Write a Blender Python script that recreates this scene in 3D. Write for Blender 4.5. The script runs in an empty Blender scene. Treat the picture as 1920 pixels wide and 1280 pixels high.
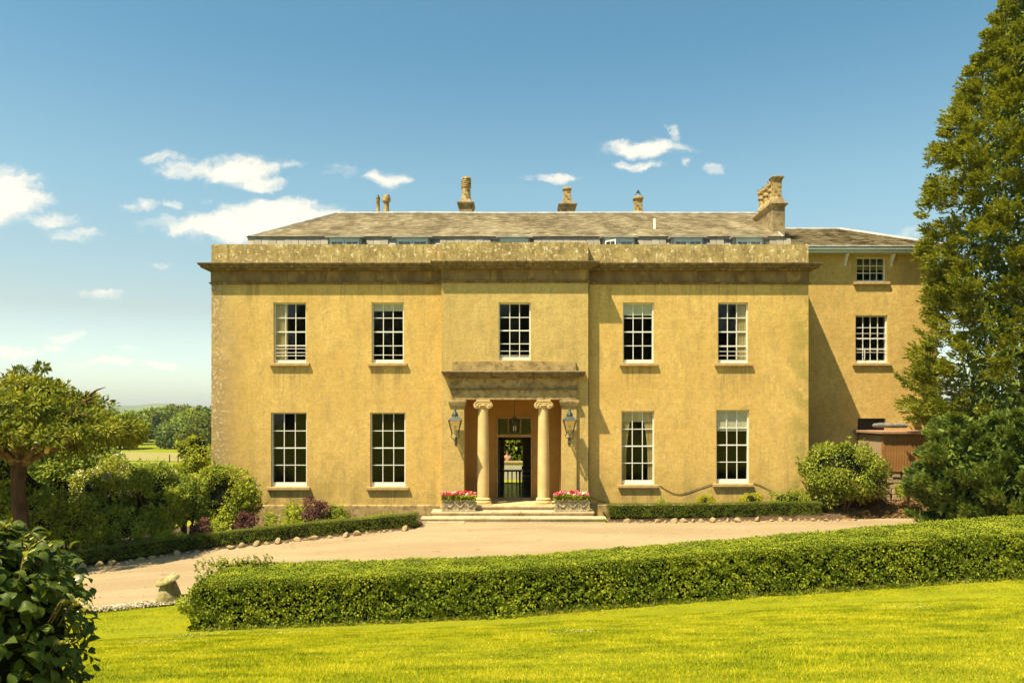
import bpy, math, random
import numpy as np
from mathutils import Vector, Matrix
random.seed(7); RNG = np.random.default_rng(7)
PI = math.pi
SC = bpy.context.scene; COL = SC.collection
# ------------------------------------------------------------------ camera, sky, sun
F = 1456.0; ZC = 3.95; D0 = 28.0           # focal length in photo pixels, eye height, distance to the facade
cam = bpy.data.objects.new('camera', bpy.data.cameras.new('camera')); COL.objects.link(cam)
cam.location = (0, -D0, ZC); cam.rotation_euler = (math.radians(90), 0, 0)
cam.data.sensor_width = 36; cam.data.lens = 36*F/1920; cam.data.shift_y = (770-640)/1920
cam.data.clip_start = .1; cam.data.clip_end = 12000
SC.camera = cam
SUN = Vector((-1.25, -1.0, 2.9)).normalized()
sl = bpy.data.lights.new('sun', 'SUN'); sl.energy = 5.0; sl.angle = math.radians(.53); sl.color = (1, .87, .62)
so = bpy.data.objects.new('sun', sl); COL.objects.link(so); so.rotation_euler = SUN.to_track_quat('Z', 'Y').to_euler()
SC.view_settings.view_transform = 'Standard'; SC.view_settings.look = 'None'
SC.view_settings.exposure = 1.07; SC.view_settings.gamma = 1; SC.view_settings.use_curve_mapping = False
try:
    SC.cycles.max_bounces = 8; SC.cycles.transparent_max_bounces = 16; SC.cycles.caustics_reflective = False; SC.cycles.caustics_refractive = False
except Exception: pass

W = bpy.data.worlds.new('World'); SC.world = W; W.use_nodes = True
nt = W.node_tree; nt.nodes.clear()
def N(t, typ, **kw):
    n = t.nodes.new(typ)
    for k, v in kw.items():
        if k.startswith('i_'):
            key = k[2:]; key = int(key) if key.isdigit() else key.replace('_', ' ')
            n.inputs[key].default_value = v
        else: setattr(n, k, v)
    return n
def L(t, a, b): t.links.new(a, b)
def mth(t, op, a, b=None, c=None, clamp=False):
    n = t.nodes.new('ShaderNodeMath'); n.operation = op; n.use_clamp = clamp
    for i, v in enumerate((a, b, c)):
        if v is None: continue
        if isinstance(v, (int, float)): n.inputs[i].default_value = v
        else: L(t, v, n.inputs[i])
    return n.outputs[0]
def mixc(t, fac, a, b, mode='MIX'):
    n = t.nodes.new('ShaderNodeMix'); n.data_type = 'RGBA'; n.blend_type = mode
    for s, v in ((n.inputs[0], fac), (n.inputs[6], a), (n.inputs[7], b)):
        if isinstance(v, (int, float)): s.default_value = v
        elif isinstance(v, (tuple, list)): s.default_value = tuple(v) if len(v) == 4 else (*v, 1)
        else: L(t, v, s)
    return n.outputs[2]
sky = N(nt, 'ShaderNodeTexSky', sky_type='NISHITA', sun_disc=False, sun_elevation=math.asin(SUN.z),
        sun_rotation=math.atan2(SUN.x, SUN.y), altitude=50, air_density=1.0, dust_density=1.6, ozone_density=1.0)
tc = N(nt, 'ShaderNodeTexCoord'); sp = N(nt, 'ShaderNodeSeparateXYZ'); L(nt, tc.outputs['Generated'], sp.inputs[0])
ysafe = mth(nt, 'MAXIMUM', sp.outputs[1], .05)
u = mth(nt, 'DIVIDE', sp.outputs[0], ysafe); v = mth(nt, 'DIVIDE', sp.outputs[2], ysafe)
uv = N(nt, 'ShaderNodeCombineXYZ'); L(nt, u, uv.inputs[0]); L(nt, v, uv.inputs[1])
wn = N(nt, 'ShaderNodeTexNoise', i_Scale=26.0, i_Detail=6.0, i_Roughness=.62); L(nt, uv.outputs[0], wn.inputs['Vector'])
wv = N(nt, 'ShaderNodeVectorMath', operation='SUBTRACT'); L(nt, wn.outputs['Color'], wv.inputs[0]); wv.inputs[1].default_value = (.5, .5, .5)
ws = N(nt, 'ShaderNodeVectorMath', operation='MULTIPLY'); L(nt, wv.outputs[0], ws.inputs[0]); ws.inputs[1].default_value = (.075, .032, 0)
wa = N(nt, 'ShaderNodeVectorMath', operation='ADD'); L(nt, uv.outputs[0], wa.inputs[0]); L(nt, ws.outputs[0], wa.inputs[1])
CLOUDS = [(-5, 366, 84, 44, 1), (95, 412, 58, 18, .5), (138, 441, 42, 13, .55), (310, 296, 44, 10, .5), (360, 318, 60, 15, .62), (448, 322, 62, 26, .95), (490, 345, 46, 14, .8),
    (470, 424, 160, 24, 1), (520, 398, 90, 22, 1), (600, 430, 90, 30, .9), (268, 384, 34, 12, .45), (328, 381, 24, 10, .35), (381, 378, 20, 7, .3), (543, 312, 24, 9, .4),
    (730, 336, 42, 15, .6), (1042, 334, 42, 9, .55), (1205, 279, 74, 13, .8), (1200, 308, 44, 10, .6), (1262, 252, 15, 15, .45),
    (1286, 306, 16, 7, .35), (1341, 318, 18, 11, .45), (195, 552, 40, 9, .45), (122, 628, 50, 10, .5), (28, 660, 46, 13, .6),
    (100, 649, 20, 8, .5), (245, 652, 32, 6, .35), (200, 681, 56, 9, .55), (302, 682, 32, 8, .6), (1716, 438, 36, 11, .4), (303, 496, 26, 6, .3), (640, 322, 30, 14, .22), (250, 615, 24, 4, .25)]
acc = None
for cx, cy, rx, ry, amp in CLOUDS:
    a = N(nt, 'ShaderNodeVectorMath', operation='SUBTRACT'); L(nt, wa.outputs[0], a.inputs[0]); a.inputs[1].default_value = ((cx-960)/F, (770-cy)/F, 0)
    b = N(nt, 'ShaderNodeVectorMath', operation='MULTIPLY'); L(nt, a.outputs[0], b.inputs[0]); b.inputs[1].default_value = (F/rx/1.12, F/ry/1.15, 0)
    l = N(nt, 'ShaderNodeVectorMath', operation='LENGTH'); L(nt, b.outputs[0], l.inputs[0])
    mr = N(nt, 'ShaderNodeMapRange', interpolation_type='SMOOTHSTEP'); L(nt, l.outputs['Value'], mr.inputs[0])
    mr.inputs[1].default_value = 1.45; mr.inputs[2].default_value = .25; mr.inputs[3].default_value = 0; mr.inputs[4].default_value = amp
    acc = mr.outputs[0] if acc is None else mth(nt, 'MAXIMUM', acc, mr.outputs[0])
wst = N(nt, 'ShaderNodeVectorMath', operation='MULTIPLY'); L(nt, wa.outputs[0], wst.inputs[0]); wst.inputs[1].default_value = (1, 1.9, 1)
wn2 = N(nt, 'ShaderNodeTexNoise', i_Scale=34.0, i_Detail=9.0, i_Roughness=.62); L(nt, wst.outputs[0], wn2.inputs['Vector'])
dn = mth(nt, 'ADD', acc, mth(nt, 'MULTIPLY', mth(nt, 'SUBTRACT', wn2.outputs[0], .5), 1.5))
ds = N(nt, 'ShaderNodeMapRange', interpolation_type='SMOOTHSTEP'); L(nt, dn, ds.inputs[0]); ds.inputs[1].default_value = .0; ds.inputs[2].default_value = 1.02
dg = N(nt, 'ShaderNodeMapRange'); L(nt, acc, dg.inputs[0]); dg.inputs[1].default_value = .02; dg.inputs[2].default_value = .3
cm = mth(nt, 'MULTIPLY', ds.outputs[0], dg.outputs[0], clamp=True)
front = N(nt, 'ShaderNodeMapRange'); L(nt, sp.outputs[1], front.inputs[0]); front.inputs[1].default_value = .3; front.inputs[2].default_value = .45
cm = mth(nt, 'MULTIPLY', cm, front.outputs[0])
tint = N(nt, 'ShaderNodeValToRGB'); L(nt, sp.outputs[2], tint.inputs[0]); te = tint.color_ramp.elements      # clear-air tint of this day's sky by elevation
for i, (p_, c_) in enumerate(((0, (1.85, 2.05, 2.0)), (.12, (1.36, 1.28, 1.04)), (.27, (1.16, 1.40, 1.16)), (.42, (.78, 1.22, 1.13)), (1, (.66, 1.08, 1.08)))):
    e_ = te[0] if i == 0 else te[len(te)-1] if i == 4 else te.new(p_); e_.position = p_; e_.color = (*c_, 1)
skc = mixc(nt, 1.0, sky.outputs[0], tint.outputs[0], 'MULTIPLY')
skc = mixc(nt, cm, skc, (8.6, 7.9, 6.5))
bg = N(nt, 'ShaderNodeBackground', i_Strength=.068); L(nt, skc, bg.inputs[0])
wo = N(nt, 'ShaderNodeOutputWorld'); L(nt, bg.outputs[0], wo.inputs[0])

# ------------------------------------------------------------------ materials
def newmat(name):
    m = bpy.data.materials.new(name); m.use_nodes = True; t = m.node_tree; t.nodes.clear()
    o = N(t, 'ShaderNodeOutputMaterial'); p = N(t, 'ShaderNodeBsdfPrincipled'); L(t, p.outputs[0], o.inputs[0])
    return m, t, p, o
def noise(t, vec, scale, detail=5, rough=.6, dist=0.):
    n = N(t, 'ShaderNodeTexNoise', i_Scale=scale, i_Detail=float(detail), i_Roughness=rough, i_Distortion=dist)
    if vec is not None: L(t, vec, n.inputs['Vector'])
    return n.outputs[0]
def ramp(t, f, a, b, lo=0., hi=1.):
    n = N(t, 'ShaderNodeMapRange', interpolation_type='SMOOTHSTEP'); L(t, f, n.inputs[0])
    n.inputs[1].default_value = a; n.inputs[2].default_value = b; n.inputs[3].default_value = lo; n.inputs[4].default_value = hi
    return n.outputs[0]
def bump(t, p, h, strength=.4, dist=.02):
    b = N(t, 'ShaderNodeBump', i_Strength=strength, i_Distance=dist); L(t, h, b.inputs['Height']); L(t, b.outputs[0], p.inputs['Normal'])
def scaled(t, vec, s):
    m = N(t, 'ShaderNodeMapping'); L(t, vec, m.inputs[0]); m.inputs['Scale'].default_value = s; return m.outputs[0]
def mottle(name, c1, c2, scale=3., rough=.8, bs=40., bstr=.3, bdist=.01, c3=None, s3=18., t3=(.6, .7), a3=.7, stretch=(1, 1, 1), metal=0., spec=.3):
    m, t, p, o = newmat(name)
    co = N(t, 'ShaderNodeTexCoord').outputs['Object']; co = scaled(t, co, stretch)
    c = mixc(t, ramp(t, noise(t, co, scale, 6), .36, .64), c1, c2)
    if c3: c = mixc(t, ramp(t, noise(t, co, s3, 4), t3[0], t3[1], 0, a3), c, c3)
    L(t, c, p.inputs['Base Color']); p.inputs['Roughness'].default_value = rough; p.inputs['Metallic'].default_value = metal
    p.inputs['Specular IOR Level'].default_value = spec
    if bstr: bump(t, p, noise(t, co, bs, 4), bstr, bdist)
    return m
def plain(name, c, rough=.6, metal=0., spec=.4):
    return mottle(name, c, tuple(x*.86 for x in c), 6., rough, 60., .12, .004, metal=metal, spec=spec)
def stucco(name, c1, c2, dirt, edge=True):
    m, t, p, o = newmat(name)
    co = N(t, 'ShaderNodeTexCoord').outputs['Object']; s = N(t, 'ShaderNodeSeparateXYZ'); L(t, co, s.inputs[0])
    c = mixc(t, ramp(t, noise(t, co, .55, 6, .62), .38, .62), c1, c2); c = mixc(t, ramp(t, noise(t, co, 9, 9, .85), .44, .58, 0, .55), c, tuple(x*.66 for x in c2)); c = mixc(t, ramp(t, noise(t, co, 1.7, 8, .75), .46, .60, 0, .6), c, (c1[0]*.84, c1[1]*.76, c1[2]*.72))
    c = mixc(t, ramp(t, noise(t, scaled(t, co, (1, 1, .35)), 2.6, 8, .72), .46, .66, 0, .6), c, dirt)
    c = mixc(t, ramp(t, noise(t, co, 34, 5, .8), .52, .60, 0, .45), c, tuple(min(1, x*1.18) for x in c1)); c = mixc(t, ramp(t, noise(t, co, 24, 6, .85), .54, .64, 0, .5), c, tuple(x*.45 for x in dirt))
    # cracks and faint patched lines in the render
    cr = noise(t, co, 1.1, 9, .6, 1.2); cr = mth(t, 'ABSOLUTE', mth(t, 'SUBTRACT', cr, .5))
    c = mixc(t, ramp(t, cr, .0, .006, .42, 0), c, tuple(min(1, x*1.3) for x in c1))
    cr2 = noise(t, co, 2.3, 9, .65, .8); cr2 = mth(t, 'ABSOLUTE', mth(t, 'SUBTRACT', cr2, .52))
    msk = ramp(t, noise(t, co, .4, 3), .5, .62)
    c = mixc(t, mth(t, 'MULTIPLY', ramp(t, cr2, .0, .006, .5, 0), msk), c, tuple(x*.5 for x in dirt))
    # ashlar lines scribed in the render, mostly worn away
    br = N(t, 'ShaderNodeTexBrick', offset=.5); 
    cb = N(t, 'ShaderNodeCombineXYZ'); L(t, s.outputs[0], cb.inputs[0]); L(t, s.outputs[2], cb.inputs[1]); L(t, cb.outputs[0], br.inputs[0])
    br.inputs['Scale'].default_value = 1.; br.inputs['Brick Width'].default_value = .95; br.inputs['Row Height'].default_value = .36; br.inputs['Mortar Size'].default_value = .006
    ln = mth(t, 'MULTIPLY', br.outputs['Fac'], ramp(t, noise(t, co, .8, 4), .46, .6, 0, .55))
    c = mixc(t, ln, c, tuple(min(1, x*1.22) for x in c1))
    if edge:
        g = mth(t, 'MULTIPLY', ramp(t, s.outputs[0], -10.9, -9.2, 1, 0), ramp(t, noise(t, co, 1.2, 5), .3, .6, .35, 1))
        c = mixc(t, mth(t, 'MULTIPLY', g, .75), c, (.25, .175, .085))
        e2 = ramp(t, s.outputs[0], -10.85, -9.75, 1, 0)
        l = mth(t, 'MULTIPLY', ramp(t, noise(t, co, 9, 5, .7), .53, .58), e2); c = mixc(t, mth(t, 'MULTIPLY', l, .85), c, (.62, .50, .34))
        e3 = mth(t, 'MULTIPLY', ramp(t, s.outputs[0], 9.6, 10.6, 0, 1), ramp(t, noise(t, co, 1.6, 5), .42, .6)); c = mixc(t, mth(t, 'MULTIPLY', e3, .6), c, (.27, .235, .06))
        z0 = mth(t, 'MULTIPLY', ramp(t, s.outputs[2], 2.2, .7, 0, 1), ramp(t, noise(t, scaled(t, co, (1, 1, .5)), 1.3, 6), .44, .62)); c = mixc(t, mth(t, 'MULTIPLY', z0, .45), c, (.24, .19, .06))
    if edge:
        stk = noise(t, scaled(t, co, (9, 9, .5)), 1., 5, .7)
        for xa_, xb_, zs_ in ((-8.6, -7.42, 5.55), (-5.06, -3.9, 5.55), (4.0, 5.12, 5.55), (7.42, 8.52, 5.55), (-8.69, -7.4, 1.05), (-5.12, -3.84, 1.05), (3.94, 5.14, 1.1), (7.36, 8.56, 1.15)):
            mx_ = mth(t, 'MULTIPLY', ramp(t, s.outputs[0], xa_-.22, xa_+.10), ramp(t, s.outputs[0], xb_+.22, xb_-.10))
            mz_ = mth(t, 'MULTIPLY', ramp(t, s.outputs[2], zs_-1.25, zs_-.1), mth(t, 'LESS_THAN', s.outputs[2], zs_))
            c = mixc(t, mth(t, 'MULTIPLY', mth(t, 'MULTIPLY', mx_, mz_), ramp(t, stk, .42, .60, .05, .55)), c, tuple(x*.62 for x in dirt))
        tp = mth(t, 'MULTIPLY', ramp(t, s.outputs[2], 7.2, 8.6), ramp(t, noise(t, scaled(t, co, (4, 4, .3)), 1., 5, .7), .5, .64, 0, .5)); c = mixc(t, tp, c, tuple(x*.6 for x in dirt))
    L(t, c, p.inputs['Base Color']); p.inputs['Roughness'].default_value = .92; p.inputs['Specular IOR Level'].default_value = .15
    h = mth(t, 'ADD', mth(t, 'MULTIPLY', noise(t, co, 3.5, 5), 1.0), mth(t, 'MULTIPLY', noise(t, co, 45, 5, .7), .35))
    bump(t, p, h, .5, .035)
    return m
def lichen_stone(name, c1, c2, pale, orange, k=1.):
    m, t, p, o = newmat(name); co = N(t, 'ShaderNodeTexCoord').outputs['Object']
    c = mixc(t, ramp(t, noise(t, co, 1.6, 7, .7), .38, .62), c1, c2)
    c = mixc(t, ramp(t, noise(t, scaled(t, co, (1, 1, .3)), 6, 7, .75), .49, .60, 0, .7), c, tuple(x*.35 for x in c1)); c = mixc(t, ramp(t, noise(t, co, 16, 7, .8), .50, .58, 0, .6), c, tuple(x*.45 for x in c1))
    c = mixc(t, ramp(t, noise(t, co, 5.5, 7, .8), .545, .60, 0, .8*k), c, pale)
    c = mixc(t, ramp(t, mth(t, 'ADD', noise(t, co, 14, 4, .6), mth(t, 'MULTIPLY', noise(t, co, 1.0, 3), .7)), 1.0, 1.1, 0, .7*k), c, orange)
    L(t, c, p.inputs['Base Color']); p.inputs['Roughness'].default_value = .95; p.inputs['Specular IOR Level'].default_value = .1
    bump(t, p, noise(t, co, 25, 6, .7), .6, .03); return m
def leafmat(name, cols, trans=.35, gloss=.12, rough=.5, under=None, lift=1.75, bands=False):
    m, t, p, o = newmat(name); t.nodes.remove(p)
    geo = N(t, 'ShaderNodeNewGeometry'); cr = N(t, 'ShaderNodeValToRGB'); cr.color_ramp.interpolation = 'LINEAR'
    co = N(t, 'ShaderNodeTexCoord').outputs['Object']
    f = mth(t, 'ADD', mth(t, 'MULTIPLY', geo.outputs['Random Per Island'], .6), ramp(t, noise(t, co, 1.3, 3), .35, .65, 0, .4))
    if bands:
        sy = N(t, 'ShaderNodeSeparateXYZ'); L(t, co, sy.inputs[0]); bw = mth(t, 'SINE', mth(t, 'ADD', mth(t, 'MULTIPLY', sy.outputs[1], 3.6), mth(t, 'MULTIPLY', sy.outputs[0], -.22)))
        f = mth(t, 'ADD', f, ramp(t, bw, -.8, .8, -.05, .05)); f = mth(t, 'ADD', f, ramp(t, noise(t, scaled(t, co, (.6, 1.5, 1)), 1.6, 7, .8), .36, .62, -.26, .18))
    L(t, f, cr.inputs[0]); els = cr.color_ramp.elements
    while len(els) < len(cols): els.new(.5)
    for i, c in enumerate(cols): els[i].position = i/(len(cols)-1); els[i].color = (*[min(.8, x*lift) for x in c], 1)
    col = cr.outputs[0]
    d = N(t, 'ShaderNodeBsdfDiffuse'); tr = N(t, 'ShaderNodeBsdfTranslucent'); g = N(t, 'ShaderNodeBsdfGlossy', i_Roughness=rough)
    L(t, col, d.inputs[0]); L(t, mixc(t, 1., col, (1.35, 1.25, .4), 'MULTIPLY'), tr.inputs[0]); g.inputs[0].default_value = (.9, .9, .85, 1)
    a = N(t, 'ShaderNodeMixShader', i_0=trans); L(t, d.outputs[0], a.inputs[1]); L(t, tr.outputs[0], a.inputs[2])
    fr = N(t, 'ShaderNodeFresnel', i_IOR=1.4); b = N(t, 'ShaderNodeMixShader'); L(t, mth(t, 'MULTIPLY', fr.outputs[0], gloss*2.2, clamp=True), b.inputs[0])
    L(t, a.outputs[0], b.inputs[1]); L(t, g.outputs[0], b.inputs[2]); L(t, b.outputs[0], o.inputs[0]); return m
M = {}
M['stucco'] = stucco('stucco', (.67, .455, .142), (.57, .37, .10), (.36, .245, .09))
M['stucco_wing'] = stucco('stucco_wing', (.66, .45, .145), (.56, .37, .11), (.38, .26, .09), edge=False)
M['bay'] = stucco('stucco_bay', (.60, .43, .15), (.50, .35, .115), (.34, .25, .09), edge=False)
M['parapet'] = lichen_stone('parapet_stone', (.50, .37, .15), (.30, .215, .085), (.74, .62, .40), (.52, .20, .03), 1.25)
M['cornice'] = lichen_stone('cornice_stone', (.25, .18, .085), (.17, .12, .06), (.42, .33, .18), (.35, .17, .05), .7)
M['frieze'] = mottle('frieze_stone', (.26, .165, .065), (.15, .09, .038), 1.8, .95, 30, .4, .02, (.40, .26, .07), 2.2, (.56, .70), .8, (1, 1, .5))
M['porch'] = mottle('porch_stone', (.44, .31, .13), (.31, .21, .08), 2., .9, 35, .35, .02, (.13, .09, .04), 6., (.49, .62), .6)
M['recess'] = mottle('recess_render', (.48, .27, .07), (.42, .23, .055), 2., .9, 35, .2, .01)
M['column'] = mottle('column_stone', (.62, .45, .20), (.55, .38, .15), 2.5, .8, 30, .2, .01)
M['step'] = mottle('step_stone', (.60, .47, .28), (.48, .36, .19), 2.2, .85, 30, .4, .02, (.22, .16, .08), 5., (.56, .66), .6)
M['sill'] = mottle('sill_stone', (.48, .34, .15), (.38, .26, .11), 4., .9, 40, .3, .01, (.2, .14, .06), 9., (.55, .66), .6)
M['white'] = mottle('white_paint', (.80, .76, .66), (.72, .68, .58), 5., .45, 40, .08, .003)
M['bluewhite'] = mottle('pale_blue_paint', (.55, .62, .60), (.48, .55, .53), 5., .5, 40, .08, .003)
M['lead'] = mottle('lead_sheet', (.42, .40, .36), (.28, .27, .25), 3., .6, 20, .3, .01)
M['darkmetal'] = plain('dark_metal', (.045, .045, .04), .45, .4)
M['copper'] = mottle('green_metal', (.07, .085, .07), (.035, .045, .038), 8., .5, 40, .2, .004, metal=.3)
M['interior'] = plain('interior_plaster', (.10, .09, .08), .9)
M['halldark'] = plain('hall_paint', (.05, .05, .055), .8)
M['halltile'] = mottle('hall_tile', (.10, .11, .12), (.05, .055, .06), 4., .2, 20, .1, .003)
M['wood_dark'] = plain('dark_wood', (.03, .02, .015), .4)
M['cream'] = plain('cream_fabric', (.80, .74, .50), .85)
M['curtain'] = mottle('curtain_fabric', (.74, .60, .30), (.60, .46, .20), 9., .9, 40, .2, .01, stretch=(1, 1, .1))
M['slate'] = None
def slate_mat(name, cols):
    m, t, p, o = newmat(name); geo = N(t, 'ShaderNodeNewGeometry'); co = N(t, 'ShaderNodeTexCoord').outputs['Object']
    oi = N(t, 'ShaderNodeObjectInfo')
    f = mth(t, 'FRACT', mth(t, 'ADD', geo.outputs['Random Per Island'], oi.outputs['Random']))
    cr = N(t, 'ShaderNodeValToRGB'); L(t, mth(t, 'ADD', mth(t, 'MULTIPLY', f, .45), ramp(t, noise(t, scaled(t, co, (1, .5, .5)), .9, 6, .7), .36, .64, 0, .55)), cr.inputs[0])
    els = cr.color_ramp.elements
    while len(els) < len(cols): els.new(.5)
    for i, c in enumerate(cols): els[i].position = i/(len(cols)-1); els[i].color = (*c, 1)
    c = mixc(t, ramp(t, noise(t, co, 9, 5, .7), .62, .68, 0, .6), cr.outputs[0], (.36, .21, .06))
    L(t, c, p.inputs['Base Color']); p.inputs['Roughness'].default_value = .8; bump(t, p, noise(t, co, 30, 4), .4, .01); return m
M['slate'] = slate_mat('roof_slate', [(.15, .11, .05), (.25, .19, .10), (.34, .27, .15), (.44, .36, .22)])
M['slate2'] = slate_mat('mansard_slate', [(.22, .19, .14), (.32, .28, .21), (.42, .37, .28)])
M['pot'] = mottle('terracotta_pot', (.44, .31, .12), (.30, .20, .075), 5., .85, 30, .3, .01, (.07, .055, .03), 7., (.50, .60), .75)
M['stack'] = mottle('chimney_stone', (.32, .24, .12), (.19, .14, .07), 3., .9, 20, .5, .02, (.07, .05, .03), 5., (.52, .64), .7)
M['timber'] = mottle('cedar_boards', (.34, .165, .045), (.24, .105, .03), 5., .7, 30, .3, .01, stretch=(6, 6, .6))
M['timber_grey'] = mottle('weathered_boards', (.42, .29, .16), (.33, .21, .11), 5., .8, 30, .3, .01, stretch=(6, 6, .6))
M['lid'] = plain('red_brown_lid', (.34, .19, .11), .6)
M['bark'] = mottle('bark', (.085, .045, .022), (.04, .022, .012), 6., .95, 22, .9, .05, stretch=(1, 1, .3))
M['branch'] = mottle('pale_branch', (.26, .15, .055), (.13, .08, .03), 5., .9, 22, .5, .02)
M['limb'] = mottle('limb_bark', (.13, .075, .03), (.05, .03, .015), 4., .95, 18, .9, .04, (.26, .17, .07), 7., (.52, .62), .7)
M['greysheet'] = mottle('grey_sheet', (.22, .22, .20), (.10, .10, .095), 5., .5, 14, .6, .03)
M['rock'] = lichen_stone('garden_rock', (.42, .31, .16), (.30, .21, .10), (.60, .49, .30), (.36, .22, .06), .7)
M['staddle'] = lichen_stone('staddle_stone', (.34, .28, .12), (.22, .18, .07), (.5, .42, .24), (.22, .22, .04), .8)
M['planter'] = lichen_stone('planter_stone', (.34, .28, .17), (.46, .38, .24), (.60, .52, .38), (.3, .24, .12), .6)
M['soil'] = mottle('soil', (.12, .07, .035), (.07, .042, .02), 6., 1., 30, .8, .04)
M['mulch'] = mottle('bark_mulch', (.30, .165, .06), (.17, .09, .035), 8., 1., 30, .9, .05, (.42, .27, .10), 16., (.55, .62), .8)
M['skin'] = plain('skin', (.55, .26, .15), .6); M['shirt'] = plain('tan_shirt', (.42, .24, .13), .9); M['cloth'] = plain('white_cloth', (.8, .8, .76), .9)
M['trouser'] = plain('dark_trousers', (.03, .03, .04), .9); M['hair'] = plain('brown_hair', (.12, .05, .02), .8)
M['gardenwall'] = plain('pale_garden_wall', (.45, .40, .30), .9)
M['red'] = plain('red_petals', (.62, .012, .02), .6); M['pink'] = plain('pink_petals', (.72, .16, .22), .6); M['palepink'] = plain('pale_pink_petals', (.8, .48, .42), .6); M['whitefl'] = plain('cream_petals', (.72, .66, .45), .6)
# glass: thin pane, fresnel reflection over transparency
def glassmat(name, tint=(.95, .96, .95), extra=.0):
    m, t, p, o = newmat(name); t.nodes.remove(p)
    tr = N(t, 'ShaderNodeBsdfTransparent'); tr.inputs[0].default_value = (*tint, 1)
    g = N(t, 'ShaderNodeBsdfGlossy', i_Roughness=.02); fr = N(t, 'ShaderNodeFresnel', i_IOR=1.52)
    co = N(t, 'ShaderNodeTexCoord').outputs['Object']; b = N(t, 'ShaderNodeBump', i_Strength=.12, i_Distance=.02); L(t, noise(t, co, 3, 2), b.inputs['Height']); L(t, b.outputs[0], g.inputs['Normal'])
    mx = N(t, 'ShaderNodeMixShader'); L(t, mth(t, 'ADD', mth(t, 'MULTIPLY', fr.outputs[0], .42), extra, clamp=True), mx.inputs[0]); L(t, tr.outputs[0], mx.inputs[1]); L(t, g.outputs[0], mx.inputs[2]); L(t, mx.outputs[0], o.inputs[0]); return m
M['glass'] = glassmat('window_glass'); M['lampglass'] = glassmat('lamp_glass', (.92, .88, .74), .02)
# lawn, drive, field
def lawnmat(name, a, b, c_, blades=True):
    m, t, p, o = newmat(name); co = N(t, 'ShaderNodeTexCoord').outputs['Object']
    c = mixc(t, ramp(t, noise(t, scaled(t, co, (.45, 1.6, 1)), 1.1, 7, .65), .36, .64), a, b)
    c = mixc(t, ramp(t, noise(t, co, 28, 6, .8), .42, .62, 0, .6), c, c_)
    c = mixc(t, ramp(t, noise(t, scaled(t, co, (.25, 1, 1)), .35, 4), .45, .7, 0, .5), c, a)
    sy = N(t, 'ShaderNodeSeparateXYZ'); L(t, co, sy.inputs[0]); bw = mth(t, 'SINE', mth(t, 'ADD', mth(t, 'MULTIPLY', sy.outputs[1], 3.6), mth(t, 'MULTIPLY', sy.outputs[0], -.22)))
    c = mixc(t, ramp(t, bw, -.6, .6, 0, .2), c, tuple(x*.72 for x in a))
    L(t, c, p.inputs['Base Color']); p.inputs['Roughness'].default_value = 1.; p.inputs['Specular IOR Level'].default_value = .05
    bump(t, p, noise(t, co, 40, 4, .8), .8, .04); return m
M['lawn'] = lawnmat('lawn_turf', (.25, .27, .012), (.36, .33, .016), (.11, .135, .008))
M['field'] = lawnmat('meadow', (.19, .215, .010), (.24, .245, .014), (.14, .17, .010))
M['hay'] = lawnmat('dry_grass', (.30, .25, .09), (.26, .22, .07), (.2, .18, .05))
M['blade'] = leafmat('grass_blades', [(.08, .115, .006), (.22, .25, .008), (.42, .385, .012), (.55, .47, .04)], .4, .0, lift=1.28, bands=True)
m, t, p, o = newmat('drive_surface'); co = N(t, 'ShaderNodeTexCoord').outputs['Object']
c = mixc(t, ramp(t, noise(t, scaled(t, co, (.5, 1.4, 1)), .5, 7, .62), .36, .64), (.36, .27, .155), (.31, .23, .13))
c = mixc(t, ramp(t, noise(t, scaled(t, co, (.25, 2.2, 1)), 1.6, 6, .7), .52, .70, 0, .35), c, (.25, .17, .085))
c = mixc(t, ramp(t, noise(t, co, 90, 3, .7), .45, .65, 0, .35), c, (.20, .14, .07))
c = mixc(t, ramp(t, noise(t, co, 26, 6, .8), .48, .60, 0, .35), c, (.22, .155, .08))
c = mixc(t, ramp(t, noise(t, scaled(t, co, (.12, 1.1, 1)), 1.0, 4, .6), .50, .58, 0, .30), c, (.24, .165, .085))
c = mixc(t, ramp(t, noise(t, co, 2.6, 3), .66, .70, 0, .5), c, (.18, .12, .06))
L(t, c, p.inputs['Base Color']); p.inputs['Roughness'].default_value = .95; p.inputs['Specular IOR Level'].default_value = .1; bump(t, p, noise(t, co, 120, 3), .5, .01); M['drive'] = m
M['gravel'] = mottle('white_gravel', (.62, .54, .38), (.48, .40, .26), 20., .95, 60, .9, .03)
# foliage
M['hedge'] = leafmat('hedge_leaves', [(.032, .046, .005), (.06, .075, .007), (.10, .112, .009), (.15, .15, .014)], .03, .0, lift=2.35)
M['boxhedge'] = leafmat('box_leaves', [(.04, .055, .008), (.08, .10, .012), (.12, .135, .015)], .3, .08)
M['core'] = plain('dark_core', (.016, .018, .008), 1., spec=0)  # near-black filler for solid cores, shade between the leaves painted as colour
M['conifer'] = leafmat('cypress_sprays', [(.05, .06, .008), (.10, .11, .012), (.15, .16, .018), (.25, .225, .03)], .28, .03, lift=1.75)
M['juniper'] = leafmat('juniper_sprays', [(.02, .035, .009), (.045, .068, .014), (.085, .11, .018), (.16, .17, .03)], .25, .03, lift=2.1)
M['catalpa'] = leafmat('tree_leaves', [(.03, .04, .008), (.08, .10, .010), (.15, .16, .014), (.28, .23, .03)], .3, .05, lift=1.6)
M['green'] = leafmat('shrub_leaves', [(.05, .065, .008), (.11, .125, .012), (.20, .20, .02)], .35, .07, lift=2.5)
M['darkgreen'] = leafmat('dark_shrub_leaves', [(.03, .045, .008), (.07, .09, .012), (.14, .15, .02)], .35, .08, lift=3.3)
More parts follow.
